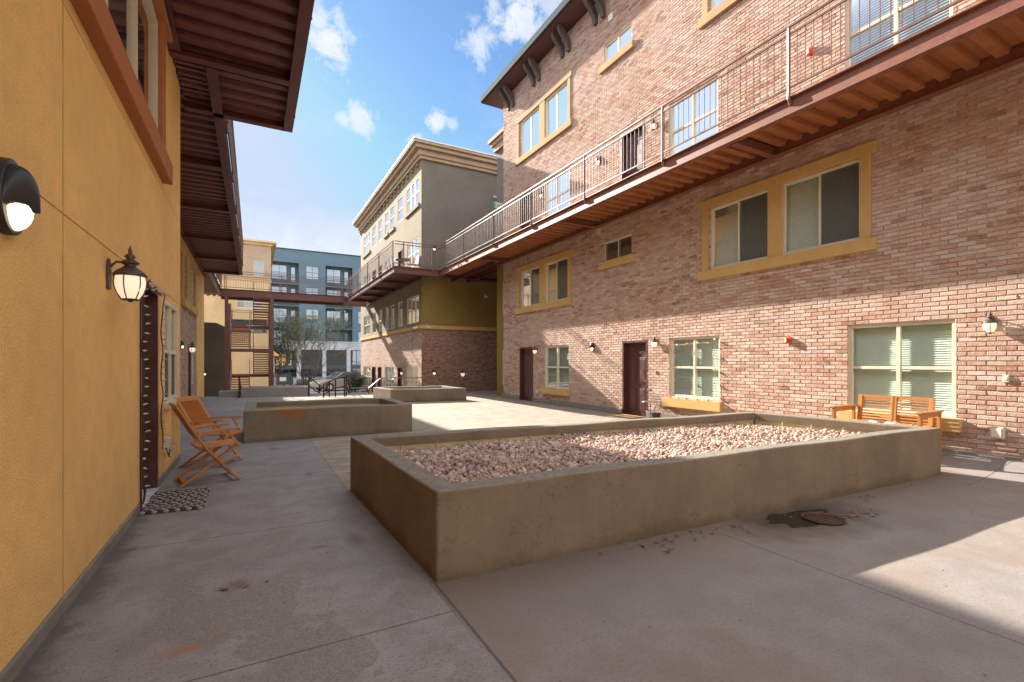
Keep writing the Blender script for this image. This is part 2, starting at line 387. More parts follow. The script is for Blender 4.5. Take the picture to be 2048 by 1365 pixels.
def paver_mat():
    m, nt, b = mat('plaza_pavers'); P = posn(nt)
    t = N(nt, 'ShaderNodeTexBrick'); L(nt, P, t.inputs['Vector']); t.offset = .5
    t.inputs['Color1'].default_value = (0,0,0,1); t.inputs['Color2'].default_value = (1,1,1,1); t.inputs['Mortar'].default_value = (.5,.5,.5,1)
    t.inputs['Scale'].default_value = 1; t.inputs['Brick Width'].default_value = .30; t.inputs['Row Height'].default_value = .15; t.inputs['Mortar Size'].default_value = .006
    c = ramp(nt, t.outputs['Color'], [(0, (.215, .175, .13)), (.5, (.265, .222, .17)), (1, (.32, .275, .215))])
    n1 = noise(nt, 1.3, 5, .6); n2 = noise(nt, 30, 4, .7)
    c = mixc(nt, mth(nt, 'MULTIPLY', ramp(nt, n1, [(.4, 0), (.7, 1)]), .4), c, (.34, .26, .19))
    c = mixc(nt, ramp(nt, n2, [(.3, .35), (.45, 0)]), c, (.2, .16, .13))
    c = mixc(nt, t.outputs['Fac'], c, (.20, .165, .13))
    L(nt, c, b.inputs['Base Color']); b.inputs['Roughness'].default_value = .9
    bump(nt, b, mth(nt, 'SUBTRACT', mth(nt, 'MULTIPLY', n2, .4), t.outputs['Fac']), .5, .006)
    return m

def wood(name, c):
    m, nt, b = mat(name); tc = N(nt, 'ShaderNodeTexCoord')
    mp = N(nt, 'ShaderNodeMapping'); mp.inputs['Scale'].default_value = (3, 30, 30); L(nt, tc.outputs['Object'], mp.inputs['Vector'])
    n1 = noise(nt, 2.5, 5, .6, mp.outputs[0]); n2 = noise(nt, 4, 3)
    col = mixc(nt, ramp(nt, n1, [(.3, 0), (.7, 1)]), var(c, .72), var(c, 1.15))
    col = mixc(nt, mth(nt, 'MULTIPLY', ramp(nt, n2, [(.4, 0), (.7, 1)]), .35), col, var(c, .6))
    L(nt, col, b.inputs['Base Color']); b.inputs['Roughness'].default_value = .42
    bump(nt, b, n1, .15, .002); return m

def glass_mat(name, tint=(.8, .9, .85), refl=1.0, dark=.0):
    m, nt, b = mat(name); nt.nodes.remove(b); out = nt.nodes['Material Output']
    tr = N(nt, 'ShaderNodeBsdfTransparent'); tr.inputs[0].default_value = (*tint, 1)
    gl = N(nt, 'ShaderNodeBsdfGlossy'); gl.inputs['Roughness'].default_value = .02; gl.inputs[0].default_value = (.95, .97, 1, 1)
    fr = N(nt, 'ShaderNodeFresnel'); fr.inputs[0].default_value = 1.55
    bp = N(nt, 'ShaderNodeBump'); bp.inputs['Strength'].default_value = .05; bp.inputs['Distance'].default_value = .02; L(nt, noise(nt, 1.6, 1), bp.inputs['Height']); L(nt, bp.outputs[0], gl.inputs['Normal'])
    mxs = N(nt, 'ShaderNodeMixShader'); L(nt, mth(nt, 'MULTIPLY', fr.outputs[0], refl, clamp=True), mxs.inputs[0]); L(nt, tr.outputs[0], mxs.inputs[1]); L(nt, gl.outputs[0], mxs.inputs[2])
    L(nt, mxs.outputs[0], out.inputs[0]); return m
def screen_mat():
    m, nt, b = mat('insect_screen'); out = nt.nodes['Material Output']
    b.inputs['Base Color'].default_value = (.05, .048, .045, 1); b.inputs['Roughness'].default_value = .8
    tr = N(nt, 'ShaderNodeBsdfTransparent'); mxs = N(nt, 'ShaderNodeMixShader'); mxs.inputs[0].default_value = .55
    L(nt, tr.outputs[0], mxs.inputs[1]); L(nt, b.outputs[0], mxs.inputs[2]); L(nt, mxs.outputs[0], out.inputs[0]); return m
def rusty(name, c, rust=(.32, .11, .035), amt=.5):
    m, nt, b = mat(name)
    n1 = noise(nt, 2.2, 6, .65); n2 = noise(nt, 30, 4)
    col = mixc(nt, ramp(nt, n2, [(.3, 0), (.7, 1)]), var(c, .85), var(c, 1.15))
    col = mixc(nt, mth(nt, 'MULTIPLY', ramp(nt, n1, [(.48, 0), (.68, 1)]), amt), col, rust)
    L(nt, col, b.inputs['Base Color']); b.inputs['Roughness'].default_value = .48
    bump(nt, b, n2, .12, .003); return m

M = {}
M['yellow'] = stucco('yellow_stucco', (.88, .55, .205), 75, 1.0, .08)
M['yellow_trim'] = stucco('ochre_trim_stucco', (.60, .39, .15), 120, .3, .08)
M['upper_trim'] = stucco('upper_tan_trim', (.48, .335, .18), 100, .3, .08)  # duller, darker tan version of the ochre trim for the fourth floor
M['rail_matte'] = plain('matte_maroon_rail', (.075, .028, .026), .9, spec=.08)
M['steel_rust'] = rusty('rust_brown_beam', (.22, .082, .055), (.36, .13, .045), .5)
M['joint'] = stucco('joint_shadow', (.52, .33, .12), 110, .3)
M['terracotta'] = stucco('terracotta_trim', (.46, .185, .08), 120, .3, .08)
M['taupe'] = stucco('olive_tan_stucco', (.27, .22, .145), 60, .3)
M['taupe2'] = stucco('grey_taupe_stucco', (.21, .19, .16), 60, .2)
M['ochre_low'] = stucco('ochre_stucco', (.29, .20, .065), 60, .3)
M['yellow_pale'] = stucco('pale_yellow_stucco', (.68, .50, .28), 60, .2)
M['cream'] = stucco('cream_stucco', (.47, .36, .25), 60, .2)
M['bluegrey'] = stucco('blue_grey_stucco', (.135, .20, .245), 30, .1, .06)
M['bluegrey_dark'] = stucco('dark_blue_grey', (.065, .085, .105), 30, .1, .06)
M['white_stone'] = conc('pale_stone', (.50, .50, .52), .2, .1)
RED = [(0, (.26, .12, .075)), (.13, (.41, .215, .14)), (.35, (.47, .285, .21)), (.6, (.48, .33, .262)), (.82, (.52, .39, .32)), (1, (.57, .46, .39))]
M['brick'] = brick('weathered_red_brick', RED, (.60, .50, .38))
M['brick_unit'] = brick_unit('tumbled_brick', RED)
M['mortar'] = stucco('lime_mortar', (.60, .52, .41), 60, .5, .1)
M['brick_dark'] = brick('dark_red_brick', [(0, (.17, .065, .045)), (.5, (.27, .12, .08)), (1, (.34, .18, .13))], (.36, .27, .18), bs=.6, efflo=.1)
M['ground'] = ground_concrete()
M['pavers'] = paver_mat()
M['planter'] = conc('painted_planter_concrete', (.215, .168, .118), .22, .6)
M['planter_in'] = conc('pale_yellow_block', (.55, .48, .27), .25, .3)
M['grey_conc'] = conc('grey_concrete', (.30, .27, .25), .3, .4)
M['foundation'] = conc('rough_foundation', (.26, .235, .20), .5, .8)
M['steel'] = paint('maroon_painted_steel', (.16, .060, .048), .42, .15)
M['steel_dark'] = paint('dark_maroon_steel', (.115, .032, .036), .42, .15)
M['deckmetal'] = rusty('rusty_bounce_lit_deck', (.34, .12, .05), (.48, .20, .06), .6)  # orange base carries warm light bounced up onto the right deck, over rust
M['deckmetal_dark'] = paint('maroon_corrugated_deck', (.15, .042, .044), .38, .2)
M['railpaint'] = paint('brown_rail_paint', (.17, .105, .085), .38, .1)
M['door'] = paint('brown_red_door_paint', (.085, .031, .027), .38, .06)
M['frame'] = paint('cream_window_vinyl', (.66, .60, .47), .45, .04)
M['whiteframe'] = paint('white_window_vinyl', (.72, .72, .70), .45, .04)
M['darkframe'] = paint('dark_window_frame', (.06, .07, .08), .4, .04)
M['glass'] = glass_mat('window_glass', (.86, .95, .90), .75)
M['glass_sky'] = glass_mat('upper_window_glass', (.85, .93, .97), 1.7)
M['glass_green'] = glass_mat('greenish_glass', (.87, .955, .91), .6)
M['glass_far'] = glass_mat('far_window_glass', (.45, .6, .7), 5.0)
M['glass_shop'] = glass_mat('shop_glass', (.35, .42, .42), 5.0)
M['screen'] = screen_mat()
M['blind'] = paint('white_blinds', (.78, .77, .72), .55, .04)
M['blind_g'] = paint('grey_green_blinds', (.74, .77, .70), .55, .04)
M['room'] = plain('dark_room', (.045, .042, .04), .9)
M['wood'] = wood('oiled_orange_wood', (.50, .20, .055))
M['bronze'] = paint('bronze_lamp_metal', (.085, .062, .05), .42, .25, .3)
M['black'] = paint('black_paint', (.025, .025, .028), .45, .1)
M['lampglass'] = plain('frosted_lamp_glass', (.75, .70, .60), .45, (1, .80, .55), .22)
M['bulb'] = plain('lit_bulb', (1, .9, .7), .4, (1, .84, .58), 9)
M['bulb_soft'] = plain('lit_lens', (1, .9, .7), .4, (1, .74, .42), .95)
M['soffit'] = paint('maroon_soffit', (.10, .042, .055), .6, .1)
M['gutter'] = plain('slate_gutter', (.05, .065, .075), .85, spec=.1)
M['corbel'] = paint('taupe_corbel', (.10, .082, .075), .6, .1)
M['white'] = plain('white_plastic', (.72, .70, .66), .45)
M['beige'] = plain('beige_plastic', (.62, .55, .42), .5)
M['red'] = plain('alarm_red', (.65, .06, .03), .4)
M['lens'] = plain('clear_lens', (.8, .75, .4), .3)
M['asphalt'] = conc('asphalt', (.07, .07, .072), .2, .3)
M['pavement'] = conc('pavement', (.35, .33, .31), .2, .3)

# ------------------------------------------------------------------ camera, world, sun
cam = bpy.data.objects.new('camera', bpy.data.cameras.new('camera')); COL.objects.link(cam); scn.camera = cam
cam.location = (0, 0, 1.43); cam.rotation_euler = (R(90), 0, R(-28.48))
cam.data.sensor_width = 36; cam.data.lens = 953/2048*36; cam.data.shift_y = 42.5/2048; cam.data.clip_end = 3000; cam.data.clip_start = .05
sd = Vector((-.243, 1, .51)).normalized()      # towards the sun
sl = bpy.data.lights.new('sun', 'SUN'); sl.energy = 5.0; sl.angle = R(.6); sl.color = (1, .93, .82)
so = bpy.data.objects.new('sun', sl); COL.objects.link(so); so.rotation_euler = sd.to_track_quat('Z', 'Y').to_euler(); so.location = (-10, 40, 30)
w = bpy.data.worlds.new('World'); scn.world = w; w.use_nodes = True; nt = w.node_tree
bg = nt.nodes['Background']; sky = nt.nodes.new('ShaderNodeTexSky'); sky.sky_type = 'NISHITA'; sky.sun_disc = False
sky.sun_elevation = math.asin(sd.z); sky.sun_rotation = math.atan2(sd.x, sd.y); sky.air_density = 1.0; sky.dust_density = .6; sky.ozone_density = 1.2; sky.altitude = 1400
tc = nt.nodes.new('ShaderNodeTexCoord'); G = tc.outputs['Generated']
nrm = nt.nodes.new('ShaderNodeVectorMath'); nrm.operation = 'NORMALIZE'; L(nt, G, nrm.inputs[0])
sx = nt.nodes.new('ShaderNodeSeparateXYZ'); L(nt, nrm.outputs[0], sx.inputs[0])
zc = mth(nt, 'MAXIMUM', sx.outputs[2], .03)
px_, py_ = mth(nt, 'DIVIDE', sx.outputs[0], mth(nt, 'ADD', zc, .12)), mth(nt, 'DIVIDE', sx.outputs[1], mth(nt, 'ADD', zc, .12))
cv = nt.nodes.new('ShaderNodeCombineXYZ'); L(nt, px_, cv.inputs[0]); L(nt, py_, cv.inputs[1])
cn = noise(nt, 1.7, 8, .62, cv.outputs[0], .3)
def dirof(px, py):
    f = Vector((math.sin(R(28.48)), math.cos(R(28.48)), 0)); r = Vector((f.y, -f.x, 0))
    return (f + r*((px-1024)/953) + Vector((0,0,1))*((725-py)/953)).normalized()
puffs = [((660, 82), .050, 1.0), ((640, 45), .035, .8), ((722, 236), .034, .9), ((688, 240), .018, .7), ((872, 246), .026, .95), ((905, 250), .015, .6), ((1030, 30), .055, 1.0), ((960, 85), .040, .8), ((1090, 60), .04, .7), ((990, 10), .03, .7), ((830, 285), .02, .7), ((1105, 10), .04, .7)]
pm = None
dn = noise(nt, 26, 9, .64, nrm.outputs[0], .3); smp = N(nt, 'ShaderNodeMapping'); smp.inputs['Scale'].default_value = (1, 1, 4.5); L(nt, nrm.outputs[0], smp.inputs['Vector']); dn2 = noise(nt, 5, 8, .62, smp.outputs[0], .4)
for (p, rad, st) in puffs:
    d = dirof(*p); dv = nt.nodes.new('ShaderNodeVectorMath'); dv.operation = 'DISTANCE'; L(nt, nrm.outputs[0], dv.inputs[0]); dv.inputs[1].default_value = d
    q = mth(nt, 'ADD', mth(nt, 'DIVIDE', dv.outputs['Value'], rad), mth(nt, 'MULTIPLY', mth(nt, 'SUBTRACT', dn, .5), 3.6))
    q = mth(nt, 'MULTIPLY', ramp(nt, q, [(.25, 1), (.95, 0)]), st*.9)
    pm = q if pm is None else mth(nt, 'MAXIMUM', pm, q)
wide = mth(nt, 'MULTIPLY', ramp(nt, cn, [(.52, 0), (.78, 1)]), .30)
lowb = mth(nt, 'MULTIPLY', ramp(nt, mth(nt, 'ADD', sx.outputs[2], mth(nt, 'MULTIPLY', mth(nt, 'SUBTRACT', dn2, .5), .16)), [(.10, .85), (.20, .75), (.30, 0)]), ramp(nt, dn2, [(.3, .55), (.6, 1)]))
cm = mth(nt, 'MAXIMUM', mth(nt, 'MAXIMUM', pm, wide), lowb)
ccol = mixc(nt, ramp(nt, dn, [(.35, 0), (.65, 1)]), (2.5, 2.7, 3.05), (3.2, 3.25, 3.35))
skyc = mixc(nt, 1.0, sky.outputs[0], (.46, .585, .65), 'MULTIPLY')
skyl = mixc(nt, 1.0, skyc, (1.85, 2.25, 2.9), 'DARKEN')
fin = mixc(nt, cm, skyl, ccol)
# unseen bright cloud bank, added overhead and behind the camera for fill light
vd = nt.nodes.new('ShaderNodeVectorMath'); vd.operation = 'DOT_PRODUCT'; L(nt, nrm.outputs[0], vd.inputs[0]); vd.inputs[1].default_value = (math.sin(R(28.48)), math.cos(R(28.48)), 0)
back = mth(nt, 'MAXIMUM', ramp(nt, sx.outputs[2], [(.68, 0), (.84, 1)]), ramp(nt, mth(nt, 'MULTIPLY', vd.outputs['Value'], -1), [(.0, 0), (.25, 1)]))
fin = mixc(nt, mth(nt, 'MULTIPLY', ramp(nt, mth(nt, 'MULTIPLY', vd.outputs['Value'], -1), [(.0, 0), (.001, 0)]) if False else ramp(nt, vd.outputs['Value'], [(.25, 1), (.5, 0)]), .6), fin, (3.0, 3.2, 3.5))  # paler sky added outside the view for the upper window reflections
back = mth(nt, 'MULTIPLY', back, ramp(nt, cn, [(.28, .25), (.5, 1)]))
fin = mixc(nt, back, fin, (6.1, 6.4, 7.0))
L(nt, fin, bg.inputs[0]); bg.inputs[1].default_value = .096
scn.view_settings.view_transform = 'Standard'; scn.view_settings.look = 'None'; scn.view_settings.exposure = 1.8; scn.view_settings.gamma = 1
scn.render.engine = 'CYCLES'; scn.cycles.max_bounces = 6; scn.cycles.diffuse_bounces = 4; scn.cycles.transparent_max_bounces = 10

# ------------------------------------------------------------------ window / door / rail builders
def sm(t): t = max(0, min(1, t)); return t*t*(3-2*t)
def gh(x, y): return .14*sm((x-7.5)/1.36)*sm((9.5-y)/7)

def window(par, fr, a0, a1, z0, z1, style='grid', inset=.07, fm='frame', gm='glass', blind='blind', fw=.045, gap=.045, sill=None, lab=None, cover=1.0, tilt=50):
    mb = MB(); o1, o0 = -inset+.035, -inset-.035
    fr.box(mb, a0, a1, o0, o1, z0, z0+fw); fr.box(mb, a0, a1, o0, o1, z1-fw, z1)
    fr.box(mb, a0, a0+fw, o0, o1, z0+fw, z1-fw); fr.box(mb, a1-fw, a1, o0, o1, z0+fw, z1-fw)
    zm = z0+(z1-z0)*.5; am = (a0+a1)/2; hw = fw*.5
    if style in ('grid', 'slider'): fr.box(mb, am-hw, am+hw, o0+.005, o1-.003, z0+fw, z1-fw)
    if style == 'grid':
        fr.box(mb, a0+fw, am-hw, o0+.01, o1-.008, zm-hw, zm+hw); fr.box(mb, am+hw, a1-fw, o0+.01, o1-.008, zm-hw, zm+hw)
    if style == 'hung': fr.box(mb, a0+fw, a1-fw, o0+.01, o1-.006, zm-hw, zm+hw)
    if style == 'triple':
        for t in (1/3, 2/3):
            a = a0+(a1-a0)*t; fr.box(mb, a-hw*.7, a+hw*.7, o0+.005, o1-.003, z0+fw, z1-fw)
        fr.box(mb, a0+fw, a1-fw, o0+.01, o1-.008, zm-hw, zm+hw)
    w_ = build('window', mb, M[fm], par)
    if lab: w_['label'] = lab
    p = MB(); fr.quad(p, a0+fw*.8, a1-fw*.8, -inset-.006, z0+fw*.8, z1-fw*.8); build('pane', p, M[gm], w_)
    if blind:
        b_ = MB(); ob = -inset-.07; n = int((z1-z0-.06)/gap)
        if gap < .3:
            t = R(tilt); hh = gap*.56; dz = hh*math.sin(t); do = hh*math.cos(t)
            top = z1-.03
            zb = top-(top-z0-.02)*cover
            k = 0
            while top-(k+.5)*gap > zb:
                z = top-(k+.5)*gap
                b_.quad(fr.P(a0+.02, ob+do, z-dz), fr.P(a1-.02, ob+do, z-dz), fr.P(a1-.02, ob-do, z+dz), fr.P(a0+.02, ob-do, z+dz)); k += 1
        else:
            fr.quad(b_, a0+.02, a1-.02, ob, z0+.02+(z1-z0)*(1-cover), z1-.02)
        build('blinds', b_, M[blind], w_)
    if sill:
        s0, s1, sz0, sz1, so_, smat = sill; q = MB(); fr.box(q, s0, s1, -.01, so_, sz0, sz1); build('sill', q, M[smat], w_, bevel=.008)
    return w_

def trim_frame(par_w, fr, a0, a1, z0, z1, mull, mat_, out=.05, head=.19, sillh=.20, jamb=.10, extra=.09):
    q = MB()
    fr.box(q, a0, a1, -.012, out, z1-head, z1)                     # head
    if mull is None: pass
    fr.box(q, a0+extra, a0+extra+jamb, -.012, out-.012, z0+sillh, z1-head)
    fr.box(q, a1-extra-jamb, a1-extra, -.012, out-.012, z0+sillh, z1-head)
    if mull: fr.box(q, mull[0], mull[1], -.012, out-.012, z0+sillh, z1-head)
    t = build('trim', q, mat_, par_w, bevel=.006)
    s = MB(); fr.box(s, a0, a1, -.012, out+.025, z0, z0+sillh); build('sill', s, mat_, par_w, bevel=.006)

def door(par, fr, a0, a1, z0, z1, inset=.10, knob=1, lab=None):
    q = MB(); fw = .05
    fr.box(q, a0+fw, a1-fw, -inset-.045, -inset, z0, z1-fw)
    w_ = a1-a0-2*fw; h = z1-z0
    for c in (.28, .72):
        for (f0, f1) in ((.08, .38), (.44, .78), (.83, .95)):
            ca = a0+fw+w_*c; fr.box(q, ca-w_*.16, ca+w_*.16, -inset-.001, -inset+.012, z0+h*f0, z0+h*f1)
            fr.box(q, ca-w_*.11, ca+w_*.11, -inset+.011, -inset+.02, z0+h*f0+.04, z0+h*f1-.04)
    d = build('door', q, M['door'], par, bevel=.004)
    if lab: d['label'] = lab
    f_ = MB(); fr.box(f_, a0, a0+fw, -inset-.05, .012, z0, z1); fr.box(f_, a1-fw, a1, -inset-.05, .012, z0, z1); fr.box(f_, a0+fw, a1-fw, -inset-.05, .012, z1-fw, z1)
    build('door_frame', f_, M['door'], d)
    k = MB(); ka = a0+fw+.07 if knob < 0 else a1-fw-.07
    kp = fr.P(ka, -inset+.05, z0+.95*h/2.0); k.ball(kp, .03); build('handle', k, M['bronze'], d)
    k = MB(); k.ball(fr.P(ka, -inset+.015, z0+1.12*h/2), .022); build('lock', k, M['bronze'], d)
    return d

def railing(par, p0, p1, zd, posts, bal=.125, out=(0,0), m=None):
    """railing from p0 to p1 (xy); posts: distances along; out: outward direction"""
    m = m or M['railpaint']; p0 = Vector((*p0, 0)); p1 = Vector((*p1, 0)); d = p1-p0; Ln = d.length; u = d/Ln; o = Vector((*out, 0))
    q = MB(); z = Vector((0,0,1))
    q.bar(p0+z*(zd+1.07), p1+z*(zd+1.07), .045, .03)
    q.bar(p0+z*(zd+.95), p1+z*(zd+.95), .03, .03)
    q.bar(p0+z*(zd+.10), p1+z*(zd+.10), .03, .03)
    n = int(Ln/bal)
    for i in range(n+1):
        t = (i+.5)*bal
        if t > Ln: break
        pp = p0+u*t; q.bar(pp+z*(zd+.10), pp+z*(zd+.95), .0105, .0105)
    build('railing', q, m, par)
    for t in posts:
        pp = p0+u*t; c = MB()
        c.tube([pp+z*(zd+1.06), pp+z*(zd+.02), pp+o*.01+z*(zd-.08), pp-o*.03+z*(zd-.155), pp-o*.09+z*(zd-.17)], .024, 8)
        build('post', c, m, par)

def corrug(axis, x0, x1, y0, y1, z, per=.3, dep=.07):
    """sheet with ribs running across `axis` direction; profile varies along axis"""
    q = MB(); a0, a1 = (y0, y1) if axis == 'y' else (x0, x1)
    prof = []; a = a0
    while a < a1:
        for (t, h) in ((0, 0), (.40, 0), (.5, dep), (.9, dep)):
            if a+t*per <= a1: prof.append((a+t*per, z+h))
        a += per
    prof.append((a1, z))
    for (s, h), (s2, h2) in zip(prof, prof[1:]):
        if axis == 'y': q.quad((x0, s, h), (x1, s, h), (x1, s2, h2), (x0, s2, h2))
        else: q.quad((s, y0, h), (s, y1, h), (s2, y1, h2), (s2, y0, h2))
    if axis == 'y': q.box(x0, x1, y0, y1, z+dep+.004, z+dep+.10)
    else: q.box(x0, x1, y0, y1, z+dep+.004, z+dep+.10)
    return q
def ibeam(q, p0, p1, z0, z1, w=.12, t=.018):
    p0 = Vector((*p0, 0)); p1 = Vector((*p1, 0)); Z = Vector((0,0,1))
    q.bar(p0+Z*(z0+t/2), p1+Z*(z0+t/2), w, t); q.bar(p0+Z*(z1-t/2), p1+Z*(z1-t/2), w, t)
    q.bar(p0+Z*((z0+z1)/2), p1+Z*((z0+z1)/2), t, z1-z0-2*t)

# ------------------------------------------------------------------ ground
g = MB(); xs = [-3.2+.4*i for i in range(43)]; ys = [-8+.4*i for i in range(80)]; ys = [y for y in ys if y < 23.5]+[23.5]
idx = {}
for j, y in enumerate(ys):
    for i, x in enumerate(xs): idx[i, j] = len(g.v); g.v.append((x, y, gh(x, y)))
for j in range(len(ys)-1):
    for i in range(len(xs)-1): g.f.append((idx[i,j], idx[i+1,j], idx[i+1,j+1], idx[i,j+1]))
g.quad((-3.2, 23.5, 0), (13.6, 23.5, 0), (13.6, 23.5, -1.0), (-3.2, 23.5, -1.0))
struct('courtyard_ground', g, M['ground'])
pv = MB(); xs = [.92+.4*i for i in range(20)]+[8.80]; ys2 = [3.0+.5*i for i in range(41)]
for i in range(len(xs)-1):
    for j in range(len(ys2)-1):
        if ys2[j] < 5.4 and xs[i] < 7.7: continue
        xa, xb, ya, yb = xs[i], xs[i+1], ys2[j], ys2[j+1]
        pv.quad((xa, ya, gh(xa,ya)+.005), (xb, ya, gh(xb,ya)+.005), (xb, yb, gh(xb,yb)+.005), (xa, yb, gh(xa,yb)+.005))
struct('plaza_paving', pv, M['pavers'])
lo = MB(); lo.quad((-1500, 23.4, -.92), (1500, 23.4, -.92), (1500, 1500, -.92), (-1500, 1500, -.92)); lo.quad((-1500, -1500, -.95), (1500, -1500, -.95), (1500, 23.4, -.95), (-1500, 23.4, -.95))
struct('lower_ground', lo, M['pavement'])
rd = MB(); rd.quad((-300, 52, -.91), (300, 52, -.91), (300, 68, -.91), (-300, 68, -.91)); struct('street', rd, M['asphalt'])
kb = MB(); kb.box(-60, 60, 51.7, 52, -1, -.79); kb.box(-60, 60, 68, 68.3, -1, -.79); struct('street_kerb', kb, M['grey_conc'])
sp = MB(); sp.quad((-60, 68.3, -.80), (60, 68.3, -.80), (60, 75, -.80), (-60, 75, -.80)); struct('far_pavement', sp, M['pavement'])

# ------------------------------------------------------------------ right brick building
RX = 8.86; F = Fr('-X', RX)
rb = thing('brick_building', 'tall weathered red brick apartment block with ochre window trim along the right side', 'building', (RX, 8, 0))
A0, A1 = -9, 17.05
W2 = [(5.80, 7.14, 3.48, 4.81), (4.19, 5.52, 3.48, 4.81), (14.26, 15.60, 3.48, 4.81), (12.57, 13.91, 3.48, 4.81), (9.64, 10.78, 4.30, 4.86)]
W0 = [(2.98, 4.39, .64, 2.05), (6.92, 8.33, .61, 2.01), (12.52, 13.95, .56, 1.97)]
D0 = [(9.07, 10.0, -.02, 2.0), (14.74, 15.71, -.02, 1.98)]
WU = [(3.01, 4.43, 6.27, 7.68), (6.96, 8.34, 6.27, 7.68), (12.5, 13.95, 6.27, 7.68)]
DU = [(9.17, 10.07, 5.66, 7.66), (14.85, 15.66, 5.66, 7.66)]
W4 = [(x0, x1, z0+5.66, z1+5.66) for (x0, x1, z0, z1) in W2]
near = [(-1.5, .4, .64, 2.05), (-3.2, -.4, 3.48, 4.81), (-1.5, .3, 6.27, 7.68)]
holes = W2+W0+D0+WU+DU+W4+near
build('wall', wall_panel(Fr('-X', RX+.010), A0, A1-.004, -.3, 12.3, holes, .28), M['mortar'], rb)
build('brickwork', brick_field(MB(), Fr('-X', RX+.010), -1.0, A1, .165, 12.02, holes), M['brick_unit'], rb)
q = MB(); q.box(RX, RX+.01, A0, -1.01, .17, 12.02); build('brick_return', q, M['brick'], rb)
co = MB(); co.box(RX+.30, 22, A0+.02, A1-.02, -.3, 12.25); build('interior_core', co, M['room'], rb)
en = MB(); en.quad((RX, A1, -.3), (22, A1, -.3), (22, A1, 12.3), (RX, A1, 12.3)); build('end_wall', en, M['brick'], rb)
fd = MB(); yy = A0
for (ya, yb) in ((A0, 9.07), (10.0, 14.74), (15.71, A1)): fd.box(RX-.05, RX, ya, yb, -.3, .17)
build('foundation', fd, M['foundation'], rb, bevel=.01)
BG = dict(blind='blind_g', gm='glass_green')
# ground floor
for k, (a, b_, z0, z1) in enumerate(W0):
    window(rb, F, a, b_, z0, z1, 'grid', fw=.05, gap=.035, tilt=62, sill=((2.9, 4.5, .43, .62, .09, 'yellow_trim'), (6.84, 8.48, .36, .575, .09, 'yellow_trim'), (12.45, 14.05, .35, .54, .09, 'yellow_trim'))[k], **BG)
for k, (a, b_, z0, z1) in enumerate(D0): door(rb, F, a, b_, z0, z1, .12, -1)
# second & fourth floors: trimmed pairs of sliders
for zo, gm, tm in ((0, 'glass', 'yellow_trim'), (5.66, 'glass_sky', 'upper_trim')):
    for (pa, pb, t0, t1, mu) in ((0, 1, 3.96, 7.43, (5.52, 5.80)), (2, 3, 12.32, 15.97, (13.91, 14.26))):
        for q in (pa, pb):
            a, b_, z0, z1 = W2[q]
            w_ = window(rb, F, a, b_, z0+zo, z1+zo, 'slider', inset=.05, gm=gm, blind='blind', gap=.04, tilt=66, fw=.035)
            if not zo:
                s_ = MB(); F.quad(s_, a+.03, (a+b_)/2-.02, -.03, z0+zo+.03, z1+zo-.03); build('insect_screen', s_, M['screen'], w_)
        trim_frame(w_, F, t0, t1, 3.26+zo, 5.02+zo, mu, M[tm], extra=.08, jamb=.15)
    a, b_, z0, z1 = W2[4]
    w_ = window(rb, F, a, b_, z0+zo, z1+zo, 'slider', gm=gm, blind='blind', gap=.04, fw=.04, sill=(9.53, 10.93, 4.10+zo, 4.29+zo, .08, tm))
    if not zo:
        s_ = MB(); F.quad(s_, a+.03, b_-.03, -.04, z0+.03, z1-.03); build('insect_screen', s_, M['screen'], w_)
for (a, b_, z0, z1) in WU: window(rb, F, a, b_, z0, z1, 'grid', gm='glass_sky', gap=.045, fw=.05)
for (a, b_, z0, z1) in DU: door(rb, F, a, b_, z0, z1, .12, -1)
for (a, b_, z0, z1) in near: window(rb, F, a, b_, z0, z1, 'grid', gap=.6)
# roof with eave, gutter, corbels
rf = MB(); rf.box(RX-.62, 22, A0-.3, A1+.62, 12.02, 12.16); roof = build('roof', rf, M['soffit'], rb)
gt_ = MB(); gt_.box(RX-.72, RX-.62, A0-.3, A1+.66, 12.04, 12.22); gt_.box(RX-.66, 22, A1+.62, A1+.68, 12.02, 12.24); gt_.box(RX-.72, 22, A0-.3, A1+.68, 12.225, 12.26); build('gutter', gt_, M['gutter'], roof)
for y in (16.45, 16.10, 14.55, 14.2, 12.75, 12.4, 11.05, 10.7, 9.3, 8.95, 7.5, 7.15):
    c = MB(); pts = []
    for i in range(9):
        t = i/8*PI/2; pts.append((RX-.46+.46*math.sin(t)*1.0, y, 12.02-.46*(1-math.cos(t))))
    inn = [(RX-.46+.10*(1-i/8)+ (.36)*math.sin(i/8*PI/2)+.0, y, 12.02-.0-.33*(1-math.cos(i/8*PI/2))) for i in range(9)]
    outer = [(RX-.47, y, 12.02), (RX-.46, y, 11.90), (RX-.40, y, 11.80), (RX-.29, y, 11.70), (RX-.19, y, 11.58), (RX-.12, y, 11.44), (RX-.10, y, 11.32), (RX, y, 11.32)]
    innr = [(RX, y, 11.52), (RX-.03, y, 11.62), (RX-.10, y, 11.76), (RX-.20, y, 11.88), (RX-.31, y, 12.02)]
    c.prism(outer+innr, (0, .12, 0)); build('corbel', c, M['corbel'], rb)
vt = MB(); F.box(vt, 10.38, 10.56, 0, .04, 11.06, 11.24); build('wall_vent', vt, M['white'], rb)
vt = MB(); F.box(vt, 10.9, 11.08, 0, .04, 5.14, 5.32); build('wall_vent', vt, M['beige'], rb)

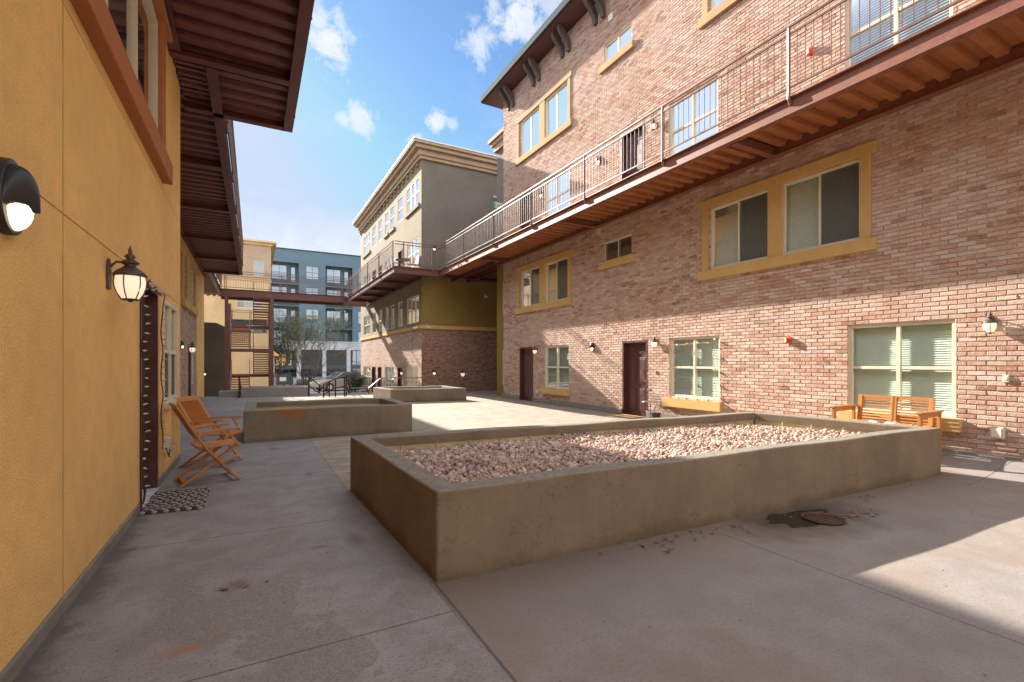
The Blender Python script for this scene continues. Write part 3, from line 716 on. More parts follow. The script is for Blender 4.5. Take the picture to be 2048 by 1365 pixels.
# connector block
cb = thing('connector_block', 'narrow ochre and taupe stucco wing with cream cornice between brick block and tan block', 'building', (9.2, 17.8, 0))
FC = Fr('-X', 9.22); ch = [(17.35, 17.9, .5, 1.95), (17.35, 17.9, 3.4, 4.8)]
build('lower_wall', wall_panel(FC, 17.07, 18.35, -.3, 5.5, ch, .2), M['ochre_low'], cb)
q = MB(); q.box(9.22, 14, 17.07, 18.35, 5.5, 10.7); build('upper_wall', q, M['taupe2'], cb)
q = MB(); q.box(9.45, 14, 17.08, 18.34, -.3, 5.49); build('interior_core', q, M['ochre_low'], cb)
q = MB(); q.box(9.02, 14, 17.07, 18.55, 10.7, 10.85); q.box(8.92, 14, 17.07, 18.65, 10.85, 11.0); q.box(9.1, 14, 17.07, 18.45, 10.45, 10.7); build('cornice', q, M['cream'], cb)
for h in ch: window(cb, FC, *h, style='hung', gap=.6, blind='blind')

# ------------------------------------------------------------------ tan building
TX, TY = 7.0, 21.9
tb = thing('tan_building', 'olive tan stucco apartment block over dark red brick with cream cornice, beyond the plaza', 'building', (TX, TY, 0))
FT = Fr('-X', TX); FS = Fr('-Y', TY)
cols = [(22.3, 24.35, 'triple'), (25.15, 26.08, 'hung'), (26.85, 27.7, 'hung'), (28.2, 29.0, 'hung'), (29.77, 30.72, 'hung'), (31.42, 32.45, 'hung'), (33.2, 35.35, 'triple')]
up = [(a, b_, 9.08, 10.42) for (a, b_, s) in cols]; mid = [(22.35, 24.25, 6.2, 7.52), (26.86, 28.98, 6.2, 7.52), (33.26, 35.3, 6.2, 7.55)]
md = [(25.18, 26.08, 5.66, 7.5), (29.8, 30.74, 5.66, 7.5), (31.44, 32.48, 5.66, 7.5)]
sec = [(a, b_, 3.36, 4.71) for (a, b_, s) in cols]
gw = [(22.41, 24.46, -.28, 1.25), (26.96, 29.1, -.28, 1.2), (33.26, 35.4, -.28, 1.15)]; gd = [(25.3, 26.14, -.9, 1.14), (29.93, 30.9, -.9, 1.14), (31.53, 32.6, -.9, 1.14)]
build('upper_wall', wall_panel(FT, TY+.004, 36.4, 5.55, 11.2, up+mid+md, .2), M['taupe'], tb)
build('lower_stucco', wall_panel(FT, TY+.004, 36.4, 3.2, 5.55, sec, .2), M['taupe'], tb)
build('brick_base', wall_panel(Fr('-X', TX+.01), TY+.004, 36.4, -1.2, 3.2, gw+gd, .2), M['mortar'], tb)
build('brickwork', brick_field(MB(), Fr('-X', TX+.01), TY, 36.4, -.95, 3.05, gw+gd, 5), M['brick_unit'], tb)
q = MB(); q.quad((TX, TY, 5.42), (20, TY, 5.42), (20, TY, 11.2), (TX, TY, 11.2)); q.box(TX+.004, 20, TY, TY+.01, 5.6, 5.62); build('gable_wall', q, M['taupe2'], tb)
q = MB(); q.quad((TX, TY, 3.2), (20, TY, 3.2), (20, TY, 5.42), (TX, TY, 5.42)); build('ochre_wall', q, M['ochre_low'], tb)
q = MB(); q.quad((TX, TY, -1.2), (20, TY, -1.2), (20, TY, 3.2), (TX, TY, 3.2)); build('brick_gable', q, M['brick_dark'], tb)
q = MB(); q.box(TX-.07, TX, TY-.07, 36.45, 3.02, 3.2); q.box(TX, 20, TY-.07, TY, 3.02, 3.2); build('ledge', q, M['yellow_trim'], tb, bevel=.01)
q = MB(); q.box(TX+.22, 20, TY+.02, 36.35, -1.2, 11.1); build('interior_core', q, M['room'], tb)
q = MB()
for (z0, z1, o) in ((11.05, 11.2, .12), (11.2, 11.45, .2), (11.45, 11.62, .38), (11.62, 11.74, .50)): q.box(TX-o, 20, TY-o, 36.4+o, z0, z1)
crn = build('cornice', q, M['cream'], tb, bevel=.02)
q = MB(); q.box(TX-.53, 20, TY-.53, 36.93, 11.745, 11.80); build('coping', q, M['white'], crn)
y = 22.3
while y < 36.3: q = MB(); q.box(TX-.09, TX, y, y+.22, 10.86, 11.0); y += .82; build('dentil', q, M['taupe'], tb)
q = MB()
for z in (10.35, 9.7, 6.9): q.box(8.0, 20, TY-.006, TY, z, z+.012)
for (k, (a, b_, s)) in enumerate(cols):
    sl_ = None
    if k in (0, 2, 3, 6): sl_ = (a-.12, b_+.12, 8.90, 9.07, .08, 'taupe')
    window(tb, FT, *up[k], style=s, inset=.05, fm='whiteframe', gm='glass_sky', gap=.6, sill=sl_, fw=.05)
    window(tb, FT, *sec[k], style=s, inset=.05, fm='frame', gm='glass', gap=.6, fw=.05, blind='blind_g')
for h in mid: window(tb, FT, *h, style='triple', inset=.05, fm='whiteframe', gm='glass_sky', gap=.6, fw=.05)
for h in gw: window(tb, FT, *h, style='triple', inset=.05, fm='frame', gm='glass', gap=.6, fw=.05)
for h in md+gd: door(tb, FT, *h, inset=.1)

# ------------------------------------------------------------------ left yellow building
LX = -.96; FL = Fr('+X', LX)
lb = thing('yellow_building', 'golden yellow stucco apartment block with terracotta trimmed upper window, at the left edge', 'building', (LX, 5, 0))
lw = [(7.10, 8.28, .93, 2.20), (2.2, 6.62, 3.83, 5.25)]; ld = [(5.72, 6.66, 0.0, 2.23)]
build('wall', wall_panel(FL, -9, 8.58, .09, 8.6, lw+ld, .3), M['yellow'], lb)
q = MB(); q.box(-12, LX-.30, -8.98, 8.56, -.3, 8.55); build('interior_core', q, M['room'], lb)
q = MB(); q.box(-3, LX+.002, 8.582, 8.59, -.3, 5.4); build('return_wall', q, M['yellow'], lb)
q = MB(); q.box(LX-.25, LX+.012, -9, 5.70, -.3, .085); q.box(LX-.25, LX+.012, 6.68, 8.57, -.3, .085); build('foundation', q, M['foundation'], lb, bevel=.012)
q = MB(); q.box(LX-.2, LX+.02, 5.73, 6.65, -.1, .02); build('threshold', q, M['white_stone'], lb)
w_ = window(lb, FL, *lw[0], style='grid', inset=.03, gm='glass', gap=.5, blind='blind_g', fw=.05)
q = MB(); FL.box(q, 7.13, 8.25, -.03, .05, .86, .93); build('sill', q, M['frame'], w_)
q = MB(); FL.quad(q, 7.15, 8.23, -.025, .97, 1.55); build('insect_screen', q, M['screen'], w_)
for (a, b_) in ((2.2, 4.35), (4.48, 6.62)):
    w_ = window(lb, FL, a, b_, 3.83, 5.25, style='slider', inset=.02, gm='glass_sky', gap=.05, fw=.045, blind='blind')
q = MB(); FL.box(q, 4.35, 4.48, -.1, -.02, 3.83, 5.25); build('mullion', q, M['frame'], w_)
q = MB(); FL.box(q, 2.0, 7.05, -.01, .10, 3.58, 3.82); q.xf(Matrix()); build('sill', q, M['terracotta'], w_, bevel=.008)
q = MB(); FL.box(q, 6.63, 6.84, -.01, .06, 3.82, 5.3); FL.box(q, 1.98, 2.19, -.01, .06, 3.82, 5.3); FL.box(q, 2.0, 7.05, -.01, .10, 5.30, 5.38); build('trim', q, M['terracotta'], w_, bevel=.008)
door(lb, FL, *ld[0], inset=.14, knob=-1)
q = MB()
for y in (1.2, 3.62): FL.box(q, y, y+.006, 0, .003, .1, 5.4)
FL.box(q, -9, 8.57, 0, .003, 2.28, 2.286); FL.box(q, -9, 8.57, 0, .002, 3.49, 3.494)
build('control_joint', q, M['joint'], lb)
# recessed brick wing (behind the near block) and its unseen upper storey with added parapet
L2 = -2.05; F2 = Fr('+X', L2)
lw2 = [(18.9, 19.8, 3.55, 4.85), (20.6, 22.4, 3.55, 4.95), (21.6, 22.5, .6, 1.95), (17.2, 18.2, .6, 1.9)]; ld2 = [(20.45, 21.2, 0, 1.98)]
bw = thing('brick_wing', 'recessed brick and yellow stucco wing under the maroon walkway on the left', 'building', (L2, 20, 0))
build('brick_wall', wall_panel(F2, 8.6, 23.4, -.3, 5.0, lw2+ld2, .25), M['brick'], bw)
build('stucco_wall', wall_panel(F2, 23.4, 26.7, -1, 5.45, [], .25), M['yellow'], bw)
q = MB(); q.box(-12, L2-.27, 8.65, 26.6, -1, 5.4); build('interior_core', q, M['room'], bw)
q = MB(); F2.box(q, 17.4, 23.4, -.02, .06, 5.0, 5.4); F2.box(q, 18.6, 18.9, 0, .06, 3.3, 5.0); F2.box(q, 19.8, 20.1, 0, .06, 3.3, 5.0); F2.box(q, 22.42, 22.72, 0, .06, 3.3, 5.0); F2.box(q, 20.3, 20.58, 0, .06, 3.3, 5.0); build('trim', q, M['yellow_trim'], bw, bevel=.01)
for k, h in enumerate(lw2):
    window(bw, F2, *h, style='hung', gap=.5, blind='blind', sill=((h[0]-.25, h[1]+.25, h[2]-.3, h[2]-.03, .12, 'yellow_trim') if k < 2 else None))
door(bw, F2, *ld2[0], inset=.08)
q = MB(); q.box(-12, -1.55, -9, 33, 8.6, 8.95); q.box(-1.549, -1.2, -9, 20.7, 8.6, 8.745); q.box(-1.549, -1.2, 22.7, 33, 8.6, 8.745); ro = build('roof', q, M['soffit'], bw)  # unseen roof edge; the gap left in it throws a light streak
q = MB()
wp = wall_panel(Fr('+X', -1.2), -9, 33, 8.75, 10.15, [], .12); build('shadow_parapet', wp, M['yellow'], bw)  # unseen parapet added to set where the courtyard shadow ends
q = MB(); q.box(-12, -1.2, 32.8, 33, 8.75, 10.1); q.box(-12, -2.4, 8.7, 32.5, 5.9, 8.6); build('upper_storey', q, M['yellow'], bw)

# beige block behind the stairs
bb = thing('cream_building', 'cream and yellow stucco block with flat cornice behind the steel stairs', 'building', (-3, 45, 0))
FB = Fr('-Y', 45); bh = [(0.0, .72, 8.63, 9.95), (-1.2, .7, 5.9, 6.9), (-1.6, 1.0, 3.9, 4.95), (-1.75, -1.2, -.4, 1.3)]
build('upper_wall', wall_panel(FB, -14, 1.3, 8.35, 11.2, bh[:1], .2), M['cream'], bb)
build('lower_wall', wall_panel(FB, -14, 1.3, -1.2, 8.2, bh[1:3], .2), M['yellow_pale'], bb)
q = MB(); q.box(-14, 1.34, 44.93, 50, 8.2, 8.35); build('ledge', q, M['yellow_pale'], bb)
q = MB(); q.box(-14, 1.28, 45.22, 60, -1.2, 11.15); build('interior_core', q, M['cream'], bb)
q = MB(); q.box(-14, 1.45, 44.85, 60, 11.2, 11.4); q.box(-14, 1.7, 44.6, 60, 11.4, 11.55); build('cornice', q, M['yellow_pale'], bb)
window(bb, FB, *bh[0], style='hung', gm='glass_sky', fm='whiteframe', gap=.6)
window(bb, FB, *bh[1], style='triple', gm='glass_sky', fm='whiteframe', gap=.6)
window(bb, FB, *bh[2], style='triple', gm='glass_far', fm='darkframe', gap=.6)
q = MB(); q.prism([(1.3, 44, 1.95), (1.85, 44, 1.95), (1.85, 44, 2.05), (1.3, 44, 2.5)], (0, 1.5, 0)); build('entry_roof', q, M['yellow'], bb)
# dark slab standing for the shadow on the yellow wall, lit lamp on it
pw = thing('shadow_slab', 'dark brown slab standing for shadow on the yellow wall, under the walkway beside the steel stairs', 'wall', (-2.7, 30, -.9))
q = MB(); q.prism([(-3.6, 30, -1), (-1.36, 30, -1), (-1.36, 30, 3.35), (-1.75, 30, 3.55), (-3.6, 30, 3.55)], (0, .3, 0)); build('wall', q, stucco('shadow_brown', (.12, .095, .065), 60, .3), pw)

# ------------------------------------------------------------------ blue-grey apartment block
gb = thing('blue_grey_building', 'blue-grey five storey apartment block with recessed balconies across the street', 'building', (8, 75, -.9))
FG = Fr('-Y', 75)
fl = [12.95-3.13*k for k in range(4)]            # floor heights
bays = [(1.94, 5.74), (9.35, 13.19), (16.9, 20.7), (24.4, 28.2)]; wc = [(6.67, 8.4), (14.0, 15.8), (21.7, 23.4), (-2, .8)]
hb = [(a, b_, f, f+2.75) for f in fl for (a, b_) in bays]; hw_ = [(a, b_, f+.55, f+2.5) for f in fl for (a, b_) in wc]
build('wall', wall_panel(FG, -4, 30, 3.4, 17.55, hb+hw_, .25), M['bluegrey'], gb)
q = MB(); q.box(-4, 30, 74.9, 90, 17.552, 17.68); build('roof_coping', q, M['bluegrey_dark'], gb)
q = MB(); q.box(-3.9, 30, 76.6, 90, -1, 17.5); build('interior_core', q, M['room'], gb)
build('balcony_recess', wall_panel(Fr('-Y', 76.3), -3.9, 29.9, 3.3, 17.4, [], .1), M['bluegrey'], gb)
for f in fl:
    for (a, b_) in bays:
        s_ = MB(); s_.box(a+.003, b_-.003, 74.85, 76.29, f-.12, f+.06)
        bal = build('balcony', s_, M['bluegrey_dark'], gb)
        r_ = MB(); r_.bar((a, 74.9, f+1.08), (b_, 74.9, f+1.08), .05, .05); r_.bar((a, 74.9, f+.15), (b_, 74.9, f+.15), .04, .04)
        n = 20
        for i in range(n): x = a+(b_-a)*(i+.5)/n; r_.bar((x, 74.9, f+.15), (x, 74.9, f+1.05), .022, .022)
        build('railing', r_, M['bluegrey_dark'], bal)
        s_ = MB(); s_.box(a-.3, a, 75.3, 76.29, f, f+2.75); s_.box(b_, b_+.3, 75.3, 76.29, f, f+2.75); build('side_wall', s_, M['bluegrey_dark'], bal)
        window(gb, Fr('-Y', 76.28), a+.3, a+2.3, f+.45, f+2.5, style='grid', inset=-.06, fm='darkframe', gm='glass_far', gap=.6, blind='blind')
        window(gb, Fr('-Y', 76.28), a+2.75, a+3.5, f+.08, f+2.4, style='none', inset=-.06, fm='darkframe', gm='glass_far', gap=.6, fw=.12)
    for (a, b_) in wc: window(gb, FG, a, b_, f+.55, f+2.5, style='grid', inset=.05, fm='darkframe', gm='glass_far', gap=.6, fw=.06)
# stone base with shop windows
q = MB(); q.box(-4, 30, 74.55, 75, 3.25, 4.35); q.box(-4, 30, 74.45, 75, 4.35, 4.5)
pil = [2.3+3.42*k for k in range(-2, 9)]
for x in pil: q.box(x-.27, x+.27, 74.55, 75.1, -.95, 3.25)
build('stone_base', q, M['white_stone'], gb)
for x in pil[:-1]:
    m_ = MB()
    for t in (0, .33, .66, 1): xx = x+.27+(3.42-.54)*t; m_.bar((xx, 74.95, -.8), (xx, 74.95, 3.25), .07, .07)
    for z in (3.2, 1.5): m_.bar((x+.27, 74.95, z), (x+3.15, 74.95, z), .06, .07)
    m_.box(x+.27, x+3.15, 74.7, 74.9, .45, 1.0)
    sf = build('shop_front', m_, M['darkframe'], gb)
    p_ = MB(); p_.quad((x+.27, 75.0, -.9), (x+3.15, 75.0, -.9), (x+3.15, 75.0, 3.25), (x+.27, 75.0, 3.25)); build('pane', p_, M['glass_shop'], sf)

# ------------------------------------------------------------------ walkways
def dbl_light_deck(): pass
# right walkway
rw = thing('steel_walkway', 'rust-brown steel walkway, deck tinted for orange bounce light, with brown railing along the brick wall', 'walkway', (8.2, 8, 5.4))
build('deck', corrug('y', 7.62, RX-.10, -6, 20.9, 5.50, .3, .075), M['deckmetal'], rw)
q = MB(); q.box(7.60, RX, 17.1, 21.9, 5.66, 5.70); build('landing', q, M['deckmetal'], rw)
q = MB(); ibeam(q, (7.56, -6), (7.56, 20.95), 5.38, 5.66, .13); build('outer_beam', q, M['steel_rust'], rw)
q = MB(); ibeam(q, (RX-.075, -6), (RX-.075, 17.05), 5.36, 5.62, .12); build('ledger_beam', q, M['steel_rust'], rw)
for y in (.2, 5.65, 11.1, 16.55):
    q = MB(); ibeam(q, (7.60, y), (RX-.14, y), 5.36, 5.50, .13); build('cross_beam', q, M['steel_rust'], rw)
q = MB(); ibeam(q, (7.6, 20.85), (11.5, 20.85), 5.38, 5.66, .13); ibeam(q, (9.3, 18.4), (9.3, 21.85), 5.36, 5.6, .12); ibeam(q, (8.5, 17.2), (8.5, 21.85), 5.34, 5.5, .10); build('end_beam', q, M['steel_dark'], rw)
q = MB(); q.box(RX-.08, 13.5, 17.06, 21.88, 5.60, 5.66); q.box(9.24, 13.5, 18.36, 21.88, 5.50, 5.598); build('passage_deck', q, M['deckmetal_dark'], rw)
ps = [1.9-(-6)+2.67*k for k in range(-2, 7)]; railing(rw, (7.50, -6), (7.50, 20.85), 5.70, [p+0 for p in ps], .125, (-1, 0))
# tan walkway
tw = thing('steel_walkway', 'maroon steel walkway wrapping the corner of the tan building', 'walkway', (5.6, 26, 5.4))
build('deck', corrug('y', 5.5, TX-.01, 21.0, 33.0, 5.50, .3, .075), M['deckmetal_dark'], tw)
q = MB(); ibeam(q, (5.45, 20.95), (5.45, 33.9), 5.38, 5.66, .13); ibeam(q, (TX-.08, 22), (TX-.08, 34), 5.36, 5.55, .12); build('side_beam', q, M['steel'], tw)
q = MB(); ibeam(q, (5.45, 20.95), (7.5, 20.95), 5.38, 5.66, .13); build('front_beam', q, M['steel'], tw)
for y in (23.6, 26.3, 29, 31.7): q = MB(); ibeam(q, (5.5, y), (TX-.14, y), 5.34, 5.5, .12); build('cross_beam', q, M['steel_dark'], tw)
q = MB(); q.box(5.5, 7.55, 20.96, 21.88, 5.665, 5.70); build('landing', q, M['deckmetal_dark'], tw)
railing(tw, (5.39, 20.9), (5.39, 32.9), 5.70, [0, 2.67, 5.34, 8, 10.7], .125, (-1, 0)); railing(tw, (5.45, 20.88), (7.45, 20.88), 5.70, [.4, 1.75], .125, (0, -1))
# bridge
bd = thing('footbridge', 'maroon steel footbridge with brown railing spanning between the two sides', 'footbridge', (1.8, 33, 5.4))
build('deck', corrug('x', -3.4, 5.5, 33.1, 34.6, 5.50, .3, .075), M['deckmetal_dark'], bd)
q = MB(); ibeam(q, (-1.78, 33), (5.45, 33), 5.36, 5.80, .16); build('front_beam', q, M['steel'], bd)
q = MB(); ibeam(q, (-1.78, 34.7), (7, 34.7), 5.36, 5.80, .16); build('rear_beam', q, M['steel'], bd)
railing(bd, (-1.75, 32.93), (5.39, 32.93), 5.80, [.25, 3.3, 6.9], .125, (0, -1)); railing(bd, (-1.75, 34.75), (5.39, 34.75), 5.80, [.25, 3.3, 6.9], .125, (0, 1))
# left near walkway
ln = thing('steel_walkway', 'wide maroon steel walkway overhanging the yellow wall, seen from below at the top left', 'walkway', (0, 4, 5.4))
build('deck', corrug('y', LX+.02, .50, -6, 8.95, 5.50, .3, .075), M['deckmetal_dark'], ln)
q = MB(); ibeam(q, (.52, -6), (.52, 9.06), 5.40, 5.68, .14); build('outer_beam', q, M['steel_dark'], ln)
q = MB(); ibeam(q, (LX+.08, -6), (LX+.08, 7.42), 5.42, 5.56, .12); build('ledger_beam', q, M['steel_dark'], ln)
for y in (2.2, 7.5, 9.0):
    q = MB(); ibeam(q, (LX+.01, y), (.46, y), 5.40, 5.66 if y > 8 else 5.5, .13); build('cross_beam', q, M['steel_dark'], ln)
railing(ln, (.60, -6), (.60, 9.0), 5.70, [1.6+2.67*k for k in range(6)], .125, (1, 0))
# left far walkway
lf = thing('steel_walkway', 'narrow maroon steel walkway above the recessed brick wing on the left', 'walkway', (-1.2, 16, 5.4))
build('deck', corrug('y', L2+.02, -.52, 7.58, 24.9, 5.50, .3, .075), M['deckmetal_dark'], lf)
q = MB(); ibeam(q, (-.50, 7.6), (-.50, 25.0), 5.40, 5.68, .14); build('outer_beam', q, M['steel_dark'], lf)
q = MB(); ibeam(q, (L2+.08, 8.7), (L2+.08, 24.8), 5.42, 5.56, .12); build('ledger_beam', q, M['steel_dark'], lf)
for y in (11.4, 14.6, 18.2, 21.6, 24.9):
    q = MB(); ibeam(q, (L2+.05, y), (-.56, y), 5.38, 5.66 if y > 24 else 5.5, .12); build('cross_beam', q, M['steel_dark'], lf)
railing(lf, (-.42, 9.1), (-.42, 24.9), 5.70, [1.0+2.67*k for k in range(6)], .125, (1, 0))
ll = thing('steel_walkway', 'short maroon walkway section joining the footbridge at the far left', 'walkway', (-2.5, 29, 5.4))
build('deck', corrug('y', -4, -1.72, 25.0, 33.0, 5.50, .3, .075), M['deckmetal_dark'], ll)
q = MB(); ibeam(q, (-1.72, 25.05), (-1.72, 32.9), 5.40, 5.68, .14); build('outer_beam', q, M['steel_dark'], ll)
railing(ll, (-1.64, 25.1), (-1.64, 32.9), 5.70, [.6, 3.3, 6], .125, (1, 0))

# ------------------------------------------------------------------ stairs
st = thing('steel_staircase', 'open maroon steel staircase tower below the left end of the footbridge', 'staircase', (-.2, 34, -.9))
for (x, y) in ((-1.4, 32.75), (1.0, 32.75), (-1.4, 36.9), (1.0, 36.9)):
    q = MB(); q.box(x-.09, x+.09, y-.09, y+.09, -.95, 5.36); build('column', q, M['steel'], st)
def flight(x0, x1, ya, za, yb, zb, n=11):
    q = MB()
    for x in (x0, x1): q.bar((x, ya, za), (x, yb, zb), .05, .24)
    for i in range(n):
        t = (i+.5)/n; y = ya+(yb-ya)*t; z = za+(zb-za)*t; q.box(x0+.02, x1-.02, y-.14, y+.14, z-.03, z+.045)
    f_ = build('flight', q, M['deckmetal'], st)
    r_ = MB()
    for x in (x0, x1):
        r_.bar((x, ya, za+.95), (x, yb, zb+.95), .04, .04)
        for i in range(5): t = i/4; y = ya+(yb-ya)*t; z = za+(zb-za)*t; r_.bar((x, y, z), (x, y, z+.95), .03, .03)
    build('handrail', r_, M['railpaint'], f_)
flight(-1.25, -.22, 33.0, -.9, 36.0, .65); flight(.0, .9, 36.0, .65, 33.0, 2.25)
flight(-1.25, -.22, 33.0, 2.3, 36.0, 3.85); flight(.0, .9, 36.0, 3.85, 33.0, 5.4)
for (y0, y1, z) in ((36.0, 36.9, .65), (32.7, 33.0, 2.25), (36.0, 36.9, 3.85)):
    q = MB(); q.box(-1.3, .95, y0, y1, z-.2, z); build('landing', q, M['steel'], st)
railing(st, (-1.3, 32.7), (.95, 32.7), 2.25, [0.05, 1.15, 2.2], .11); railing(st, (-1.3, 36.85), (.95, 36.85), 3.85, [0.05, 1.15, 2.2], .11)

# ------------------------------------------------------------------ planters
def planter(label, c4, h, wall=.2, fill=.15, inner='planter_in', group='concrete planters in the courtyard', zb=-.1, mat_='planter', loc=None):
    """c4: corners (near-left, near-right, far-right, far-left) in plan"""
    cx = sum(p[0] for p in c4)/4; cy = sum(p[1] for p in c4)/4
    t = thing('planter', label, 'planter', (cx, cy, 0), 0, group)
    C = [Vector((*p, 0)) for p in c4]; inn = []
    for i in range(4):
        a = C[i]-C[i-1]; b = C[(i+1) % 4]-C[i]; a.normalize(); b.normalize()
        na = Vector((-a.y, a.x, 0)); nb = Vector((-b.y, b.x, 0)); k = 1/(1+na.dot(nb)); inn.append(C[i]+(na+nb)*k*wall)
    q = MB()
    import random as rr
    for i in range(4):
        j = (i+1) % 4; n = max(2, int((C[j]-C[i]).length/.35))
        for s in range(n):
            t0, t1 = s/n, (s+1)/n
            o0, o1 = C[i].lerp(C[j], t0), C[i].lerp(C[j], t1); i0, i1 = inn[i].lerp(inn[j], t0), inn[i].lerp(inn[j], t1)
            Z = Vector((0,0,1)); hh = lambda p: h+.006*math.sin(p.x*3.1+p.y*2.3)
            zb0, zb1 = zb, zb
            q.quad(o0+Z*zb0, o1+Z*zb1, o1+Z*hh(o1), o0+Z*hh(o0)); q.quad(o0+Z*hh(o0), o1+Z*hh(o1), i1+Z*hh(i1), i0+Z*hh(i0))
            q.quad(i0+Z*hh(i0), i1+Z*hh(i1), i1+Z*(h-.11), i0+Z*(h-.11))
    import bmesh
    o = build('rim_wall', q, M[mat_], t)
    bm = bmesh.new(); bm.from_mesh(o.data); bmesh.ops.remove_doubles(bm, verts=bm.verts, dist=.0005); bmesh.ops.recalc_face_normals(bm, faces=bm.faces); bm.to_mesh(o.data); bm.free()
    m_ = o.modifiers.new('b', 'BEVEL'); m_.width = .018; m_.segments = 3; m_.limit_method = 'ANGLE'; m_.angle_limit = R(50)
    q = MB()
    for i in range(4):
        j = (i+1) % 4; a, b = inn[i], inn[j]; d = (b-a).normalized(); n = Vector((d.y, -d.x, 0))*.012; Z = Vector((0,0,1))
        q.quad(a-n*-1+Z*-.1, b-n*-1+Z*-.1, b+n+Z*(h-.105), a+n+Z*(h-.105))
        L_ = (b-a).length; k = .41
        while k < L_: pp = a+d*k-n*.35; q.bar(pp+Z*0, pp+Z*(h-.105), .008, .014); k += .41
    build('inner_blocks', q, M[inner], t)
    q = MB(); q.poly([p+Vector((0,0,fill)) for p in inn]); build('soil', q, M['foundation'], t)
    return t, inn
P1 = [(1.04, 2.94), (7.68, 2.72), (7.35, 5.12), (.95, 5.55)]
_, inn1 = planter('large low concrete planter filled with pink and tan gravel, nearest the camera', P1, .60, .17, .40)
planter('empty concrete planter beside the two wooden folding chairs', [(-.16, 9.68), (2.88, 9.62), (2.85, 11.7), (-.14, 11.8)], .57, .2, .12)
planter('sunlit low concrete planter in front of the tan building', [(4.25, 16.8), (6.97, 16.4), (6.9, 18.6), (4.05, 18.7)], .47, .22, .1, mat_='planter')
planter('grey concrete planter in shade in front of the steel staircase', [(-.41, 22.1), (2.12, 22.0), (2.05, 23.4), (-.38, 23.45)], .40, .2, .1, mat_='grey_conc')
planter('small low grey concrete planter at the far left by the shaded wall', [(-1.25, 22.7), (-.48, 22.6), (-.48, 23.45), (-1.25, 23.45)], .24, .15, .1, mat_='grey_conc')

# gravel: individual stones in one mesh
def ico():
    t = (1+5**.5)/2; v = [(-1,t,0),(1,t,0),(-1,-t,0),(1,-t,0),(0,-1,t),(0,1,t),(0,-1,-t),(0,1,-t),(t,0,-1),(t,0,1),(-t,0,-1),(-t,0,1)]
    f = [(0,11,5),(0,5,1),(0,1,7),(0,7,10),(0,10,11),(1,5,9),(5,11,4),(11,10,2),(10,7,6),(7,1,8),(3,9,4),(3,4,2),(3,2,6),(3,6,8),(3,8,9),(4,9,5),(2,4,11),(6,2,10),(8,6,7),(9,8,1)]
    return [Vector(p).normalized() for p in v], f
iv, if_ = ico()
g = MB(); rnd = random.Random(3)
def inside(p, poly):
    for i in range(4):
        a, b = poly[i], poly[(i+1) % 4]
        if (b.x-a.x)*(p[1]-a.y)-(b.y-a.y)*(p[0]-a.x) < .02: return False
    return True
cnt = 0
def gz_(x, y): return .415+.025*math.sin(x*1.7+1)*math.cos(y*2.1)+.012*math.sin(x*5+y*4)+.035*math.exp(-((x-4.3)**2)/3)
gx = .95
while gx < 7.7:
    gy = 2.7
    while gy < 5.7:
        p = (gx+rnd.uniform(-.02, .02), gy+rnd.uniform(-.02, .02))
        if inside(p, inn1):
            r = rnd.choice((.010, .014, .018, .018, .022, .026, .034))*rnd.uniform(.85, 1.2); M3 = Matrix.Rotation(rnd.uniform(0, 6.28), 3, Vector((rnd.random(), rnd.random(), rnd.random()+.01)).normalized())
            sc = Vector((rnd.uniform(.9, 1.35), rnd.uniform(.75, 1.1), rnd.uniform(.55, .9))); n = len(g.v)
            c = Vector((p[0], p[1], gz_(*p)+rnd.uniform(-.008, .016)))
            for v in iv:
                q = M3 @ Vector((v.x*sc.x, v.y*sc.y, v.z*sc.z)); k = r*rnd.uniform(.88, 1.1); g.v.append(tuple(c+q*k))
            for f in if_: g.f.append((n+f[0], n+f[1], n+f[2]))
            cnt += 1
        gy += .029
    gx += .029
m, nt, b = mat('river_gravel')
rp = N(nt, 'ShaderNodeNewGeometry').outputs['Random Per Island']
c = ramp(nt, rp, [(0, (.22, .12, .085)), (.12, (.37, .22, .155)), (.32, (.46, .32, .235)), (.52, (.33, .20, .15)), (.66, (.52, .41, .32)), (.86, (.32, .25, .22)), (.94, (.62, .53, .45)), (.985, (.22, .22, .25))], 'CONSTANT')
c = mixc(nt, mth(nt, 'MULTIPLY', noise(nt, 60, 3), .5), c, (.32, .2, .15)); L(nt, c, b.inputs['Base Color']); b.inputs['Roughness'].default_value = .75
bump(nt, b, noise(nt, 150, 2), .3, .003)
tag(build('gravel', g, m, None, smooth=True), 'pink and tan river gravel filling the large planter', 'gravel', kind='stuff')

